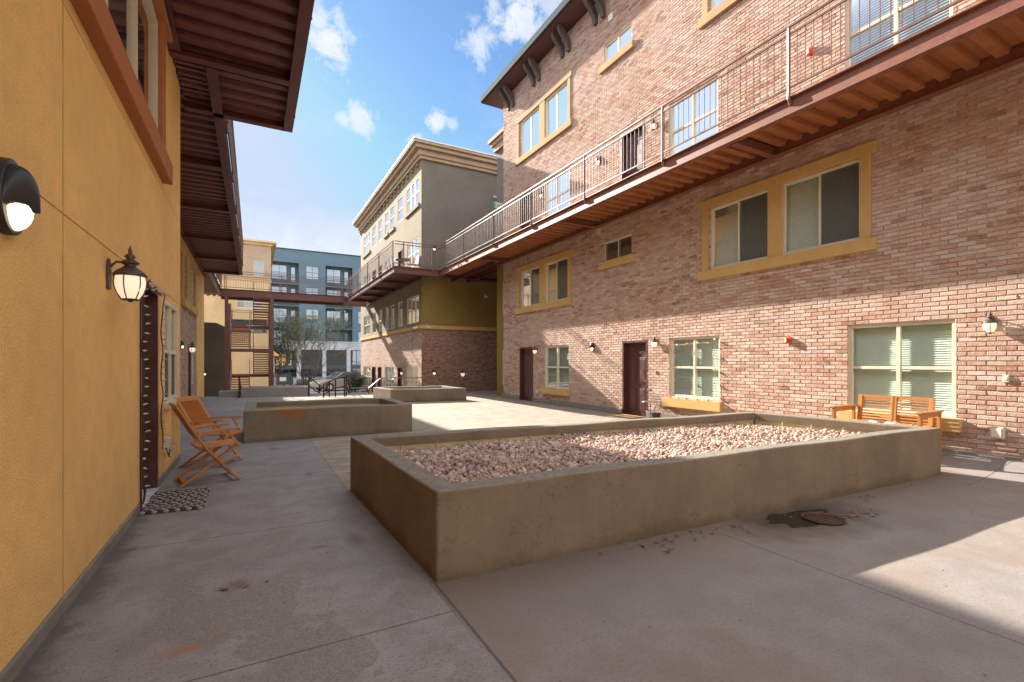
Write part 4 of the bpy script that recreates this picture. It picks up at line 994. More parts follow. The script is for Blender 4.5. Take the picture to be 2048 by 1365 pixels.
# ------------------------------------------------------------------ wall lamps
def lantern(label, loc, rz, s=1.0, lit=True):
    """hexagonal coach light, wall at local x=0, sticking out to +x"""
    t = thing('wall_lantern', label, 'wall lamp', loc, rz, 'coach lanterns on the walls'); c = (.15*s, 0, 0)
    q = MB(); q.prism([(0, -.035*s, -.10*s), (0, .035*s, -.10*s), (0, .045*s, -.02*s), (0, .03*s, .09*s), (0, 0, .12*s), (0, -.03*s, .09*s), (0, -.045*s, -.02*s)], (.022*s, 0, 0))
    build('backplate', q, M['bronze'], t, world=False, bevel=.004)
    q = MB(); q.tube([(.02*s, 0, .06*s), (.06*s, 0, .10*s), (.15*s, 0, .10*s)], .009*s, 8); build('arm', q, M['bronze'], t, world=False)
    q = MB(); q.lathe(c, [(.108*s, .0), (.118*s, .008*s), (.10*s, .03*s), (.05*s, .065*s), (.035*s, .08*s), (.06*s, .092*s), (.064*s, .10*s), (.045*s, .115*s), (.022*s, .128*s), (.04*s, .14*s), (.03*s, .155*s), (.012*s, .17*s), (.016*s, .185*s), (.006*s, .21*s), (.003*s, .225*s)], 24)
    build('cap', q, M['bronze'], t, world=False, smooth=True)
    q = MB(); q.lathe(c, [(.10*s, -.002*s), (.105*s, -.04*s), (.10*s, -.08*s), (.085*s, -.12*s), (.062*s, -.155*s), (.055*s, -.165*s)], 12)
    gl = build('glass_shade', q, M['lampglass'] if lit else M['lampglass'], t, world=False, smooth=True)
    q = MB()
    for k in range(6):
        a = k*PI/3+.3; pr = [(.104, .0), (.109, -.04), (.104, -.08), (.089, -.12), (.066, -.155), (.057, -.17)]
        q.tube([(c[0]+r*s*math.cos(a), c[1]+r*s*math.sin(a), z*s) for (r, z) in pr], .0045*s, 5)
    q.lathe((c[0], c[1], -.172*s), [(.055*s, 0), (.062*s, .006*s), (.055*s, .012*s)], 16); q.lathe((c[0], c[1], -.185*s), [(.012*s, 0), (.022*s, .013*s)], 10)
    build('cage', q, M['bronze'], t, world=False)
    return t
l0 = lantern('bronze lantern with glowing frosted glass on the yellow wall beside the brown door', (LX, 4.56, 2.08), 0, .92)
l0.scale = (1, 1, 1.14)
bq = MB(); bq.ball((.15, 0, -.07), .06); 
lampE = plain('glowing_core', (1, .85, .6), .5, (1, .85, .62), 9)
lanR = [((RX, 14.44, 1.86), PI, 'glass coach lantern on the brick wall beside the far brown door'), ((RX, 8.72, 1.93), PI, 'glass coach lantern on the brick wall between brown door and garlanded window'),
        ((RX, 2.58, 1.96), PI, 'glass coach lantern on the brick wall right of the window behind the bench')]
LS = (.78, .78, .86)
for (lc, rz, lab) in lanR: dup(l0, lc, rz, lab).scale = LS
dup(l0, (L2, 20.35, 1.95), 0, 'small glowing lantern on the shaded brick wing beyond the folding chairs')
dup(l0, (9.05, TY, .9), -PI/2, 'small lit lantern on the dark brick gable, right of the bulkhead lamp')['label'] = 'small coach lantern on the shaded dark brick gable of the tan building'
for (y, nm) in ((25.0, 'coach lantern beside the right ground floor door of the tan building'), (33.0, 'coach lantern by the far ground floor window of the tan building')): dup(l0, (TX, y, .9), PI, nm).scale = LS
dup(l0, (RX, 8.75, 7.35), PI, 'coach lantern between upper door and window behind the walkway railing').scale = LS

def bulkhead(label, loc, rz, s=1.0):
    t = thing('bulkhead_lamp', label, 'wall lamp', loc, rz, 'hooded bulkhead lamps')
    # hood: half dome elongated vertically
    q = MB(); n, mm = 12, 10; idx = {}
    for i in range(n+1):
        th = PI*i/n
        for j in range(mm+1):
            ph = PI/2*j/mm
            y = .12*s*math.cos(th)*math.cos(ph)**.6 if True else 0; x = .035*s+.085*s*math.sin(ph)**.9*(math.sin(th)**.5 if 0 < i < n else 0)
            z = -.0+.20*s*math.sin(th)*math.cos(ph)**.7
            idx[i, j] = len(q.v); q.v.append((x if j else .035*s, y, z-.045*s))
    for i in range(n):
        for j in range(mm): q.f.append((idx[i,j], idx[i+1,j], idx[i+1,j+1], idx[i,j+1]))
    # skirt around the body
    for (y0, y1) in ((-.12*s, -.112*s), (.112*s, .12*s)): q.box(.0, .036*s, y0, y1, -.065*s, -.025*s)
    
    build('hood', q, M['black'], t, world=False, smooth=True)
    q = MB(); pts = []
    for k in range(24):
        a = 2*PI*k/24; pts.append((0, .125*s*math.cos(a), (.175 if math.sin(a) > 0 else .15)*s*math.sin(a)))
    q.prism(pts, (.038*s, 0, 0)); build('base', q, M['black'], t, world=False, bevel=.004)
    q = MB(); q.ball((.034*s, 0, -.035*s), 1, 14, 10, (.062*s, .078*s, .095*s)); build('lens', q, M['bulb_soft'], t, world=False, smooth=True)
    return t
b0 = bulkhead('large black hooded bulkhead lamp, lit, on the yellow wall at the left edge', (LX, 2.88, 2.14), 0, 1.02)
b0['group'] = 'hooded bulkhead lamps'
dup(b0, (RX, 11.3, 1.88), PI, 'small hooded bulkhead lamp on brick wall between far window and middle door').scale = (.8, .8, .8)
dup(b0, (L2, 18.5, 1.98), 0, 'hooded bulkhead lamp on the shaded brick wing left of the small glowing lantern').scale = (.8, .8, .8)
dup(b0, (7.62, TY, 6.9), -PI/2, 'hooded bulkhead lamp high on the grey gable above the walkway railing').scale = (.8, .8, .8)
dup(b0, (7.62, TY, .95), -PI/2, 'hooded lit bulkhead lamp on dark brick gable near its left corner').scale = (.8, .8, .8)
dup(b0, (RX, 14.15, 7.3), PI, 'hooded bulkhead lamp behind the walkway railing, left of the far upper window').scale = (.8, .8, .8)
dup(b0, (RX, 11.0, 7.3), PI, 'hooded bulkhead lamp on upper brick wall between far upper window and upper door').scale = (.8, .8, .8)
dup(b0, (-2.28, 30, .85), -PI/2, 'amber lit lamp on the dark shaded wall at the end of the passage').scale = (.8, .8, .8)

# small wall fittings
def fitting(name, label, cat, fr, a0, a1, z0, z1, o, m1, extra=None):
    t = thing(name, label, cat, fr.P((a0+a1)/2, 0, (z0+z1)/2)); q = MB(); fr.box(q, a0, a1, 0, o, z0, z1); build('housing', q, m1, t, bevel=.006)
    if extra: q = MB(); fr.box(q, *extra[:6]); build(extra[6], q, extra[7], t, bevel=.003)
    return t
fitting('fire_alarm', 'red fire alarm strobe on the sunlit brick wall', 'fire alarm', F, 5.34, 5.45, 1.79, 1.90, .07, M['red'], (5.40, 5.44, .07, .085, 1.80, 1.89, 'strobe_lens', M['lens']))
fitting('fire_alarm', 'red fire alarm strobe on the upper brick wall behind the walkway railing', 'fire alarm', F, 4.93, 5.04, 6.98, 7.09, .07, M['red'], (4.99, 5.03, .07, .085, 6.99, 7.08, 'strobe_lens', M['lens']))
fitting('outlet_box', 'cream outlet box low on brick wall, right of the bench', 'outlet', F, 2.46, 2.60, .40, .56, .07, M['beige'], (2.48, 2.58, .07, .078, .42, .54, 'cover', M['white']))
fitting('outlet_box', 'small cream outlet box low on brick wall beside the far brown door', 'outlet', F, 14.33, 14.45, .33, .46, .05, M['beige'], (14.35, 14.43, .05, .058, .35, .44, 'cover', M['white']))
fitting('outlet_box', 'cream outlet box low on the brick wall behind the wire table', 'outlet', F, 8.60, 8.70, .36, .48, .05, M['beige'], (8.62, 8.68, .05, .058, .38, .46, 'cover', M['white']))
fitting('outlet_box', 'white covered outlet on yellow wall by the folding chairs, with light string plugged in', 'outlet', FL, 7.12, 7.24, .33, .50, .06, M['white'], (7.14, 7.22, .06, .068, .35, .48, 'cover', M['beige']))
fitting('doorbell', 'tiny beige doorbell on brick wall right of the near window', 'doorbell', F, 2.42, 2.48, 1.16, 1.26, .025, M['beige'], (2.435, 2.465, .025, .032, 1.19, 1.23, 'button', M['white']))
fitting('doorbell', 'rusty bell push on brick wall beside the middle brown door', 'doorbell', F, 8.72, 8.77, 1.14, 1.22, .02, M['terracotta'], (8.735, 8.755, .02, .03, 1.16, 1.2, 'button', M['bronze']))
def camera_fit(label, loc, rz):
    t = thing('security_camera', label, 'security camera', loc, rz, 'white security cameras')
    q = MB(); q.lathe((0,0,.03), [(.05, 0), (.05, .02)], 12); q.tube([(0,0,.02), (0,0,-.04)], .015); build('mount', q, M['white'], t, world=False)
    q = MB(); q.tube([(-.06,0,-.06), (.16,0,-.08)], .045, 10); build('body', q, M['white'], t, world=False)
    return t
c0 = camera_fit('white security camera on the ochre ledge, left of the building corner', (TX-.12, 22.3, 3.16), PI*.95)
dup(c0, (TX+.25, TY-.14, 3.16), -PI*.4, 'white security camera on the ochre ledge, right of the building corner')
dup(c0, (10.3, TY-.1, 4.8), -PI*.5, 'tiny white security camera high on the shaded ochre wall')
dup(c0, (10.8, TY-.1, 9.9), -PI*.5, 'small white security camera high on the grey gable wall')
# exit sign
t = thing('exit_sign', 'small green and white exit sign on the upper brick corner above the walkway', 'sign', (8.6, 17.0, 7.7))
q = MB(); q.box(8.45, 8.85, 17.07, 17.10, 7.62, 7.84); build('panel', q, plain('sign_white', (.8, .85, .8), .5), t)
q = MB(); q.box(8.44, 8.86, 17.06, 17.104, 7.84, 7.86); q.box(8.44, 8.47, 17.06, 17.104, 7.61, 7.84); build('edge', q, plain('sign_teal', (.02, .35, .35), .5), t)
fc = bpy.data.curves.new('sign_text', 'FONT'); fc.body = 'EXIT'; fc.size = .19; fc.extrude = .003; fc.align_x = 'CENTER'
fo = bpy.data.objects.new('lettering', fc); COL.objects.link(fo); fo.parent = t; fo.location = (.06, .06, -.045); fo.rotation_euler = (R(90), 0, 0)
fc.materials.append(plain('sign_green', (.03, .3, .08), .5))
me = bpy.data.meshes.new_from_object(fo); bpy.data.objects.remove(fo); fo = bpy.data.objects.new('lettering', me); COL.objects.link(fo); fo.parent = t; fo.location = (.05, .055, -.045); fo.rotation_euler = (R(90), 0, 0)

# ------------------------------------------------------------------ wooden furniture
def chair(label, loc, rz):
    t = thing('folding_chair', label, 'chair', loc, rz, 'wooden folding chairs'); wd = M['wood']
    W = .24
    for sgn in (-1, 1):
        y = sgn*W
        q = MB(); q.bar((-.34, y, .94), (-.06, y, .44), .024, .058, (0,1,0)); q.bar((-.06, y, .44), (.30, y, .0), .024, .058, (0,1,0)); build('back_leg', q, wd, t, world=False, bevel=.004)
        y2 = sgn*(W-.028)
        q = MB(); q.bar((.27, y2, .42), (-.30, y2, 0), .024, .058, (0,1,0)); build('front_leg', q, wd, t, world=False, bevel=.004)
        q = MB(); q.bar((-.14, sgn*(W+.02), .615), (.30, sgn*(W+.02), .64), .05, .02); arm = build('armrest', q, wd, t, world=False, bevel=.005)
        q = MB(); q.bar((.17, y, .62), (.29, y, .42), .02, .035, (0,1,0)); build('arm_support', q, wd, arm, world=False)
    q = MB()
    for k in range(9): y = -.2+.4*k/8; q.bar((-.13, y, .425), (.31, y, .435), .036, .016)
    q.bar((.30, -W+.01, .425), (.30, W-.01, .425), .04, .03); q.bar((-.10, -W+.01, .42), (-.10, W-.01, .42), .03, .03); build('seat', q, wd, t, world=False, bevel=.003)
    q = MB()
    for k in range(9): y = -.19+.38*k/8; q.bar((-.315, y, .89), (-.13, y, .55), .026, .012, (0,1,0))
    q.bar((-.327, -W+.01, .915), (-.327, W-.01, .915), .022, .07, (-.5,0,.87)); q.bar((-.115, -W+.01, .535), (-.115, W-.01, .535), .022, .05, (-.5,0,.87)); build('backrest', q, wd, t, world=False, bevel=.003)
    q = MB(); q.bar((-.25, -W+.03, .04), (-.25, W-.03, .04), .035, .02); q.bar((.25, -W, .065), (.25, W, .065), .035, .02); build('stretcher', q, wd, t, world=False)
    return t
ch0 = chair('orange wooden folding armchair nearest the door mat, turned slightly away', (-.50, 6.85, 0), R(14))
dup(ch0, (-.52, 7.93, 0), R(-24), 'orange wooden folding armchair behind the nearer one, slatted back turned to the camera')

t = thing('wooden_bench', 'small orange slatted wooden bench under the window behind the large planter', 'bench', (8.25, 3.6, .1)); wd = M['wood']; zb = .11
for (ya, yb) in ((3.17, 3.62), (3.64, 4.09)):
    q = MB(); q.bar((8.60, ya, .45), (8.66, ya, .90), .04, .055, (0,1,0)); q.bar((8.60, yb, .45), (8.66, yb, .90), .04, .055, (0,1,0))
    q.bar((8.66, ya-.02, .885), (8.66, yb+.02, .885), .03, .05); q.bar((8.61, ya, .47), (8.61, yb, .47), .03, .05)
    for k in range(8): z = .53+.31*k/7; q.bar((8.605+.055*(z-.45)/.45, ya, z), (8.605+.055*(z-.45)/.45, yb, z), .014, .019)
    build('backrest', q, wd, t, bevel=.003)
q = MB()
for k in range(8): x = 8.02+.55*k/7; q.bar((x, 3.14, .50), (x, 4.12, .50), .05, .02)
q.box(8.0, 8.05, 3.12, 4.14, .40, .49); build('seat', q, wd, t, bevel=.003)
for y in (3.06, 4.16):
    q = MB(); q.box(7.93, 8.62, y-.035, y+.035, .72, .745); arm = build('armrest', q, wd, t, bevel=.004)
    q = MB(); q.box(7.97, 8.02, y-.02, y+.02, zb, .72); build('leg', q, wd, t, bevel=.004)
    q = MB(); q.box(8.55, 8.60, y-.02, y+.02, zb, .72); build('leg', q, wd, t, bevel=.004)
    q = MB(); q.box(8.02, 8.55, y-.012, y+.012, .66, .72); q.box(8.02, 8.55, y-.012, y+.012, .40, .46); build('side_rail', q, wd, t)
# blanket
q = MB(); nx, ny = 14, 26
for i in range(nx+1):
    for j in range(ny+1):
        y = 3.25+.62*j/ny; s = i/nx
        x = 8.30-.42*s if s < .8 else 7.964-.01*(s-.8); z = .535+.02*math.sin(y*22+s*5)+.012*math.sin(y*41) if s < .8 else .52-(s-.8)*.8
        q.v.append((x-.012*math.sin(y*17), y, z+.008*math.sin(y*30)))
for i in range(nx):
    for j in range(ny): a = i*(ny+1)+j; q.f.append((a, a+1, a+ny+2, a+ny+1))
m, nt, b = mat('striped_blanket'); sx2 = N(nt, 'ShaderNodeSeparateXYZ'); L(nt, posn(nt), sx2.inputs[0])
st_ = ramp(nt, mth(nt, 'FRACT', mth(nt, 'MULTIPLY', sx2.outputs[1], 6.5)), [(.0, 1), (.18, 1), (.22, 0), (1, 0)])
L(nt, mixc(nt, st_, (.72, .70, .68), (.34, .27, .28)), b.inputs['Base Color']); b.inputs['Roughness'].default_value = .95
bo = solo('blanket', q, m, 'white and grey striped blanket lying on the wooden bench seat', 'blanket', smooth=True)
sm_ = bo.modifiers.new('s', 'SOLIDIFY'); sm_.thickness = .02

# wire table & pot
t = thing('wire_table', 'small round wire patio table beside the middle brown door', 'table', (8.45, 8.55, .02))
zt = .47; q = MB(); q.lathe((8.45, 8.55, zt), [(.20, 0), (.205, .008), (.20, .016)], 24); build('tabletop', q, M['railpaint'], t)
for k in range(4):
    a = PI/4+k*PI/2; q = MB(); pts = []
    for i in range(9):
        s = i/8; r_ = .17-.09*math.sin(PI*s*.9)+.05*s; pts.append((8.45+r_*math.cos(a), 8.55+r_*math.sin(a), zt-s*(zt-.03)))
    q.tube(pts, .008, 6); build('leg', q, M['bronze'], t)
q = MB(); q.tube([(8.45+.11*math.cos(2*PI*k/16), 8.55+.11*math.sin(2*PI*k/16), .25) for k in range(17)], .006, 5); build('ring', q, M['bronze'], t)
t = thing('flower_pot', 'dark grey empty pot under the wire table', 'pot', (8.38, 8.30, .03))
q = MB(); q.lathe((8.38, 8.30, .03), [(.075, 0), (.105, .17), (.118, .172), (.118, .20), (.108, .20), (.10, .17), (.02, .16)], 20); build('pot', q, M['black'], t, smooth=False)
# rug at middle door
q = MB(); q.box(8.33, 8.83, 9.1, 9.9, .006+0.02, .032); solo('door_mat', q, plain('coir', (.35, .2, .08), .95), 'flat brown coir mat in front of the middle brown door', 'door mat', bevel=.004)

# ball mat at the left door
t = thing('ball_door_mat', 'black and beige woven ball door mat on the concrete by the left door', 'door mat', (-.68, 5.95, 0))
q = MB(); q2 = MB(); rows, colm = 18, 11
for i in range(rows):
    for j in range(colm):
        x = -.915+.046*j+.01*math.sin(i*1.3); y = 5.57+.046*i+(.023 if j % 2 else 0)-.06*(j/colm); (q if (i+j) % 2 else q2).ball((x, y, .014), .026, 7, 5, (1, 1, .75))
tag(build('dark_balls', q, plain('mat_black', (.05, .036, .036), .95), t, smooth=True), kind='stuff'); tag(build('beige_balls', q2, plain('mat_beige', (.29, .245, .21), .95), t, smooth=True), kind='stuff')
q = MB(); q.box(-.93, -.44, 5.56, 6.36, .002, .010); q.v = [(x, y-.06*((x+.93)/.5), z) for (x, y, z) in q.v]; build('backing', q, plain('mat_base', (.05, .04, .04), .95), t)

# string lights left of the door
t = thing('light_string', 'string of small white teardrop lights framing the left brown door', 'string lights', (LX, 6.1, 1))
pts = [(LX+.03, 5.67, .05+2.0*k/20) for k in range(21)]; top = [(LX+.03, 5.0-.0+.67*(k/3), 2.16-.0*k) for k in range(0, 3)]
path = [(LX+.035+.01*math.sin(k), 5.66+.01*math.sin(k*1.7), .08+2.06*k/24) for k in range(25)] + [(LX+.05+.02*math.sin(k*2), 5.66+1.06*k/10, 2.19+.03*math.sin(k*1.5)) for k in range(1, 11)] + [(LX+.035+.01*math.sin(k), 6.73+.012*math.sin(k*1.9), 2.16-1.72*k/22) for k in range(1, 23)] + [(LX+.06, 6.85, .42), (LX+.07, 6.98, .30), (LX+.06, 7.1, .35), (LX+.06, 7.18, .42)]
q = MB(); q.tube(path, .006, 5); q.tube([(a+.008, b_+.012, c+.02) for (a, b_, c) in path[:30]], .005, 5); build('cable', q, M['black'], t)
bm_ = MB(); bm_.lathe((0,0,0), [(.004, 0), (.011, .01), (.013, .02), (.006, .045), (.002, .056)], 8); bmat = plain('clear_bulb', (.5, .5, .52), .2)
first = None
for i in range(len(path)):
    p = path[i]
    if i == 0: pass
    if first is None: first = build('bulb', bm_, bmat, t, world=False, smooth=True); o = first
    else: o = first.copy(); COL.objects.link(o); o.parent = t
    off = wloc(t); o.location = Vector(p)-off+Vector((.008, 0, 0)); o.rotation_euler = (random.uniform(-.5, .5), random.uniform(1.2, 1.9), random.uniform(-.9, .9)); o.scale = (.8,)*3
# ball garland around the right window
t = thing('ball_garland', 'pastel cotton ball garland hung around the window beside the middle door', 'garland', (RX-.04, 7.6, 1.3))
gp = [(8.40, .62), (8.36, 1.0), (8.34, 1.27), (8.35, 1.6), (8.33, 1.86), (8.04, 1.84), (7.74, 1.86), (7.45, 1.87), (7.18, 1.86), (7.0, 1.93), (7.03, 1.60), (7.02, 1.27), (7.01, .98), (6.97, .69), (7.15, .60), (7.45, .60), (7.75, .60), (8.0, .60), (8.25, .61)]
q = MB(); q.tube([(RX-.035-(.04 if z < .62 else 0), y, z) for (y, z) in gp], .003, 4); build('cord', q, M['beige'], t)
gc = [plain('ball_pink', (.75, .35, .33), .9), plain('ball_cream', (.78, .66, .42), .9), plain('ball_yellow', (.72, .60, .20), .9), plain('ball_white', (.75, .70, .66), .9)]
for i, (y, z) in enumerate(gp): q = MB(); q.ball((RX-.05-(.03 if z < .62 else 0), y, z), .026, 10, 7); build('ball', q, gc[(i*3) % 4 if i % 2 else 0], t, smooth=True)

# drain, puddle, leaves
q = MB(); pts = []
for k in range(40):
    a = 2*PI*k/40; r_ = 1+.16*math.sin(3*a+1)+.10*math.sin(7*a)+.06*math.sin(13*a+2); pts.append((4.42+.38*r_*math.cos(a), 2.58+.17*r_*math.sin(a), .004))
m, nt, b = mat('wet_silt'); L(nt, mixc(nt, noise(nt, 25, 4), (.005, .004, .003), (.03, .021, .014)), b.inputs['Base Color']); b.inputs['Roughness'].default_value = .3; bump(nt, b, noise(nt, 50, 3), .4, .004)
tag(build('puddle', MB().poly(pts), m), 'dark wet silt around the drain cover at the foot of the large planter', 'puddle', kind='stuff')
t = thing('drain_cover', 'round rusty drain cover at the foot of the large planter', 'drain cover', (4.55, 2.46, 0))
rus = rusty('rusty_iron', (.05, .032, .024), (.15, .065, .03), .6)
q = MB(); q.lathe((4.55, 2.46, 0.004), [(.17, 0), (.175, .012), (.155, .014), (.15, .006), (.0, .006)], 28); build('ring', q, rus, t)
q = MB()
for k in range(7): y = -.12+.04*k; h_ = math.sqrt(max(0, .145**2-y*y)); q.box(4.55-h_, 4.55+h_, 2.46+y-.011, 2.46+y+.011, .008, .017)
build('grate', q, rus, t)
lm = plain('dry_leaf', (.20, .10, .06), .8); rnd = random.Random(11)
q = MB()
spots = [(-.09, 3.47, .05, 9), (4.95, 2.38, .16, 40), (2.95, 2.78, .25, 40), (5.7, 2.62, .1, 12), (2.75, 2.58, .03, 6), (3.9, 2.76, .4, 30), (6.6, 2.65, .3, 20)]
for (cx_, cy_, sp_, n_) in spots:
    for k in range(n_):
        x = cx_+rnd.gauss(0, sp_); y = cy_+rnd.gauss(0, sp_*.3); a = rnd.uniform(0, 6.28); l_ = rnd.uniform(.01, .035); w2 = l_*rnd.uniform(.15, .5); ca, sa = math.cos(a), math.sin(a); z = .006+rnd.uniform(0, .01)+gh(x, y)
        q.quad((x-ca*l_, y-sa*l_, z), (x+sa*w2, y-ca*w2, z+rnd.uniform(0, .012)), (x+ca*l_, y+sa*l_, z+rnd.uniform(0, .01)), (x-sa*w2, y+ca*w2, z+rnd.uniform(0, .01)))
for k in range(260):
    x, y = rnd.uniform(-.85, 6.5), rnd.uniform(.8, 8.5); a = rnd.uniform(0, 6.28); l_ = rnd.uniform(.004, .012); ca, sa = math.cos(a), math.sin(a)
    if .9 < x < 7.8 and 2.6 < y < 5.7: continue
    q.quad((x-ca*l_, y-sa*l_, .006+gh(x,y)), (x+sa*l_*.4, y-ca*l_*.4, .008+gh(x,y)), (x+ca*l_, y+sa*l_, .006+gh(x,y)), (x-sa*l_*.4, y+ca*l_*.4, .011+gh(x,y)))
tag(build('leaf_litter', q, lm), 'dry brown leaf scraps and grit scattered on the concrete', 'leaves', kind='stuff')

# ------------------------------------------------------------------ balcony furniture on tan walkway
t = thing('bistro_table', 'small round metal table on the tan building walkway', 'table', (6.3, 22.6, 5.70))
q = MB(); q.lathe((6.3, 22.6, 6.33), [(.36, 0), (.37, .015), (.36, .03)], 20); build('tabletop', q, M['black'], t)
for k in range(3): a = k*2.1; q = MB(); q.tube([(6.3, 22.6, 6.3), (6.3+.25*math.cos(a), 22.6+.25*math.sin(a), 5.70)], .015); build('leg', q, M['black'], t)
t = thing('patio_chair', 'pale plastic chair beside the small table on the tan building walkway', 'chair', (6.75, 22.3, 5.70))
q = MB(); q.box(6.5, 6.95, 22.1, 22.5, 6.08, 6.12); build('seat', q, M['white'], t, bevel=.01)
q = MB(); q.prism([(6.9, 22.1, 6.12), (6.95, 22.1, 6.12), (7.0-.02, 22.1, 6.55), (6.94, 22.1, 6.55)], (0, .4, 0)); build('backrest', q, M['white'], t, bevel=.01)
for (x, y) in ((6.53, 22.13), (6.53, 22.47), (6.9, 22.13), (6.9, 22.47)): q = MB(); q.tube([(x, y, 5.70), (x, y, 6.1)], .018); build('leg', q, M['white'], t)

# ------------------------------------------------------------------ handrails, fence, sign beyond the plaza
def rail_run(name, label, cat, pts, posts, hts=(.9, .45), m=None, r=.024, group=None):
    t = thing(name, label, cat, pts[0], 0, group); m = m or M['rail_matte']; q = MB()
    for h in hts: q.tube([(x, y, z+h) for (x, y, z) in pts], r, 8)
    build('rails', q, m, t)
    for (x, y, z) in posts: q = MB(); q.tube([(x, y, z-.05), (x, y, z+hts[0]+.02)], r*1.1, 8); build('post', q, m, t)
rail_run('handrail', 'maroon ramp handrail just beyond the shaded grey planter, left run', 'handrail', [(2.07, 21.9, 0), (3.4, 26.5, -.9)], [(2.07, 21.9, 0), (2.75, 24.2, -.45), (3.4, 26.5, -.9)], (.80, .42), group='handrails at the plaza edge')
rail_run('handrail', 'maroon stepped handrail at the plaza edge left of the sunlit planter', 'handrail', [(2.55, 21.0, -.25), (2.95, 20.8, 0.0), (3.3, 20.6, .08)], [(2.55, 21.0, -.25), (2.75, 20.9, -.1), (2.98, 20.8, 0), (3.3, 20.6, 0.06)], (.75, .36), group='handrails at the plaza edge')
rail_run('handrail', 'maroon post and rail running back from the plaza edge to the street', 'handrail', [(3.42, 20.9, .05), (4.6, 26.5, -.9)], [(3.42, 20.9, 0), (4.0, 23.5, -.5), (4.6, 26.5, -.9)], (.78, .4), group='handrails at the plaza edge')
rail_run('handrail', 'brown handrail behind the sunlit planter before the tan building windows', 'handrail', [(4.5, 21.7, -.45), (5.0, 21.5, 0), (6.85, 21.3, 0)], [(4.5, 21.7, -.45), (5.0, 21.5, 0), (6.85, 21.3, 0)], (.72, .1), m=M['railpaint'], group='handrails at the plaza edge')
rail_run('handrail', 'black single handrail post in front of the shaded grey planter', 'handrail', [(-.5, 21.9, 0), (-.5, 24.4, -.5)], [(-.5, 21.9, 0), (-.5, 24.4, -.5)], (.86, .4), m=M['black'], group='handrails at the plaza edge')
t = thing('metal_fence', 'dark metal picket fence along the street beyond the plaza', 'fence', (6, 50, -.9)); q = MB(); x = 1.5
while x < 15: q.bar((x, 50, -.9), (x, 50, .5), .02, .02); x += .16
q.bar((1.5, 50, .45), (15, 50, .45), .04, .05); q.bar((1.5, 50, -.7), (15, 50, -.7), .04, .05); build('pickets', q, M['steel_dark'], t)
for k in range(6): q = MB(); xx = 1.5+2.7*k; q.box(xx-.04, xx+.04, 49.96, 50.04, -.95, .58); build('post', q, M['steel_dark'], t)
t = thing('banner_sign', 'dark board with a pale panel standing before the street fence by the stairs', 'sign', (2.3, 45, -.9)); q = MB(); q.prism([(1.7, 45, -.5), (3.0, 45, -.5), (3.0, 45, .25), (2.5, 45, .5), (1.7, 45, .35)], (0, .06, 0)); q.box(1.75, 1.82, 45.0, 45.06, -.95, -.5); q.box(2.88, 2.95, 45.0, 45.06, -.95, -.5); build('board', q, M['darkframe'], t)
q = MB(); q.box(1.95, 2.45, 44.98, 44.997, -.18, .16); build('panel', q, M['white'], t)

def car(label, loc, rz, c, group='cars parked on the street'):
    t = thing('parked_car', label, 'car', loc, rz, group); pm_ = paint('car_'+label[:6], c, .25, .03)
    sec_ = [(-2.2, .35, .75, .35), (-2.25, .5, .85, .4), (-1.9, .28, .98, .85), (-1.2, .25, 1.0, .88), (0, .25, .97, .9), (1.2, .25, .92, .9), (1.9, .28, .82, .84), (2.25, .4, .68, .6)]
    q = MB(); W = .88; prof = [(-2.2, .30), (-2.28, .55), (-2.2, .92), (-1.9, 1.0), (1.0, .95), (1.9, .82), (2.22, .65), (2.25, .35), (1.9, .22), (-1.9, .22)]
    q.prism([(x, -W, z) for (x, z) in prof], (0, 2*W, 0)); build('body', q, pm_, t, world=False, bevel=.08)
    q = MB(); cb_ = [(-2.0, .97), (-1.5, 1.42), (.1, 1.46), (1.0, .94)]
    lo_ = [(-2.0, -.82, .96), (1.05, -.82, .94), (1.05, .82, .94), (-2.0, .82, .96)]; hi_ = [(-1.45, -.66, 1.43), (.15, -.66, 1.46), (.15, .66, 1.46), (-1.45, .66, 1.43)]
    for i in range(4): j = (i+1) % 4; q.quad(lo_[i], lo_[j], hi_[j], hi_[i])
    build('windows', q, M['glass_shop'], t, world=False)
    q = MB(); q.poly([(a, b_, c_+.01) for (a, b_, c_) in hi_])
    for i in range(4): j = (i+1) % 4; q.bar(lo_[i], hi_[i], .05, .05)
    build('roof', q, pm_, t, world=False)
    for (x, y) in ((-1.4, -.85), (1.4, -.85), (-1.4, .85), (1.4, .85)):
        q = MB(); q.tube([(x, y-.1, .33), (x, y+.1, .33)], .33, 18); wh = build('wheel', q, M['black'], t, world=False); q = MB(); q.tube([(x, y-.11, .33), (x, y+.11, .33)], .19, 14); build('rim', q, M['white'], wh, world=False)
    for y in (-.68, .68): q = MB(); q.box(-2.29, -2.1, y-.14, y+.14, .72, .92); build('tail_light', q, M['red'], t, world=False, bevel=.03)
    for y in (-.66, .66): q = MB(); q.box(2.12, 2.26, y-.16, y+.16, .58, .72); build('headlight', q, M['lens'], t, world=False, bevel=.03)
car('silver-brown car parked beyond the handrails, red tail light showing', (6.4, 42.0, -.9), R(200), (.42, .36, .31))
car('blue car parked behind the silver-brown one', (6.9, 46.2, -.9), R(176), (.04, .16, .34))
car('white car parked behind the street tree near the dark board', (1.1, 48.0, -.9), R(10), (.6, .6, .6))

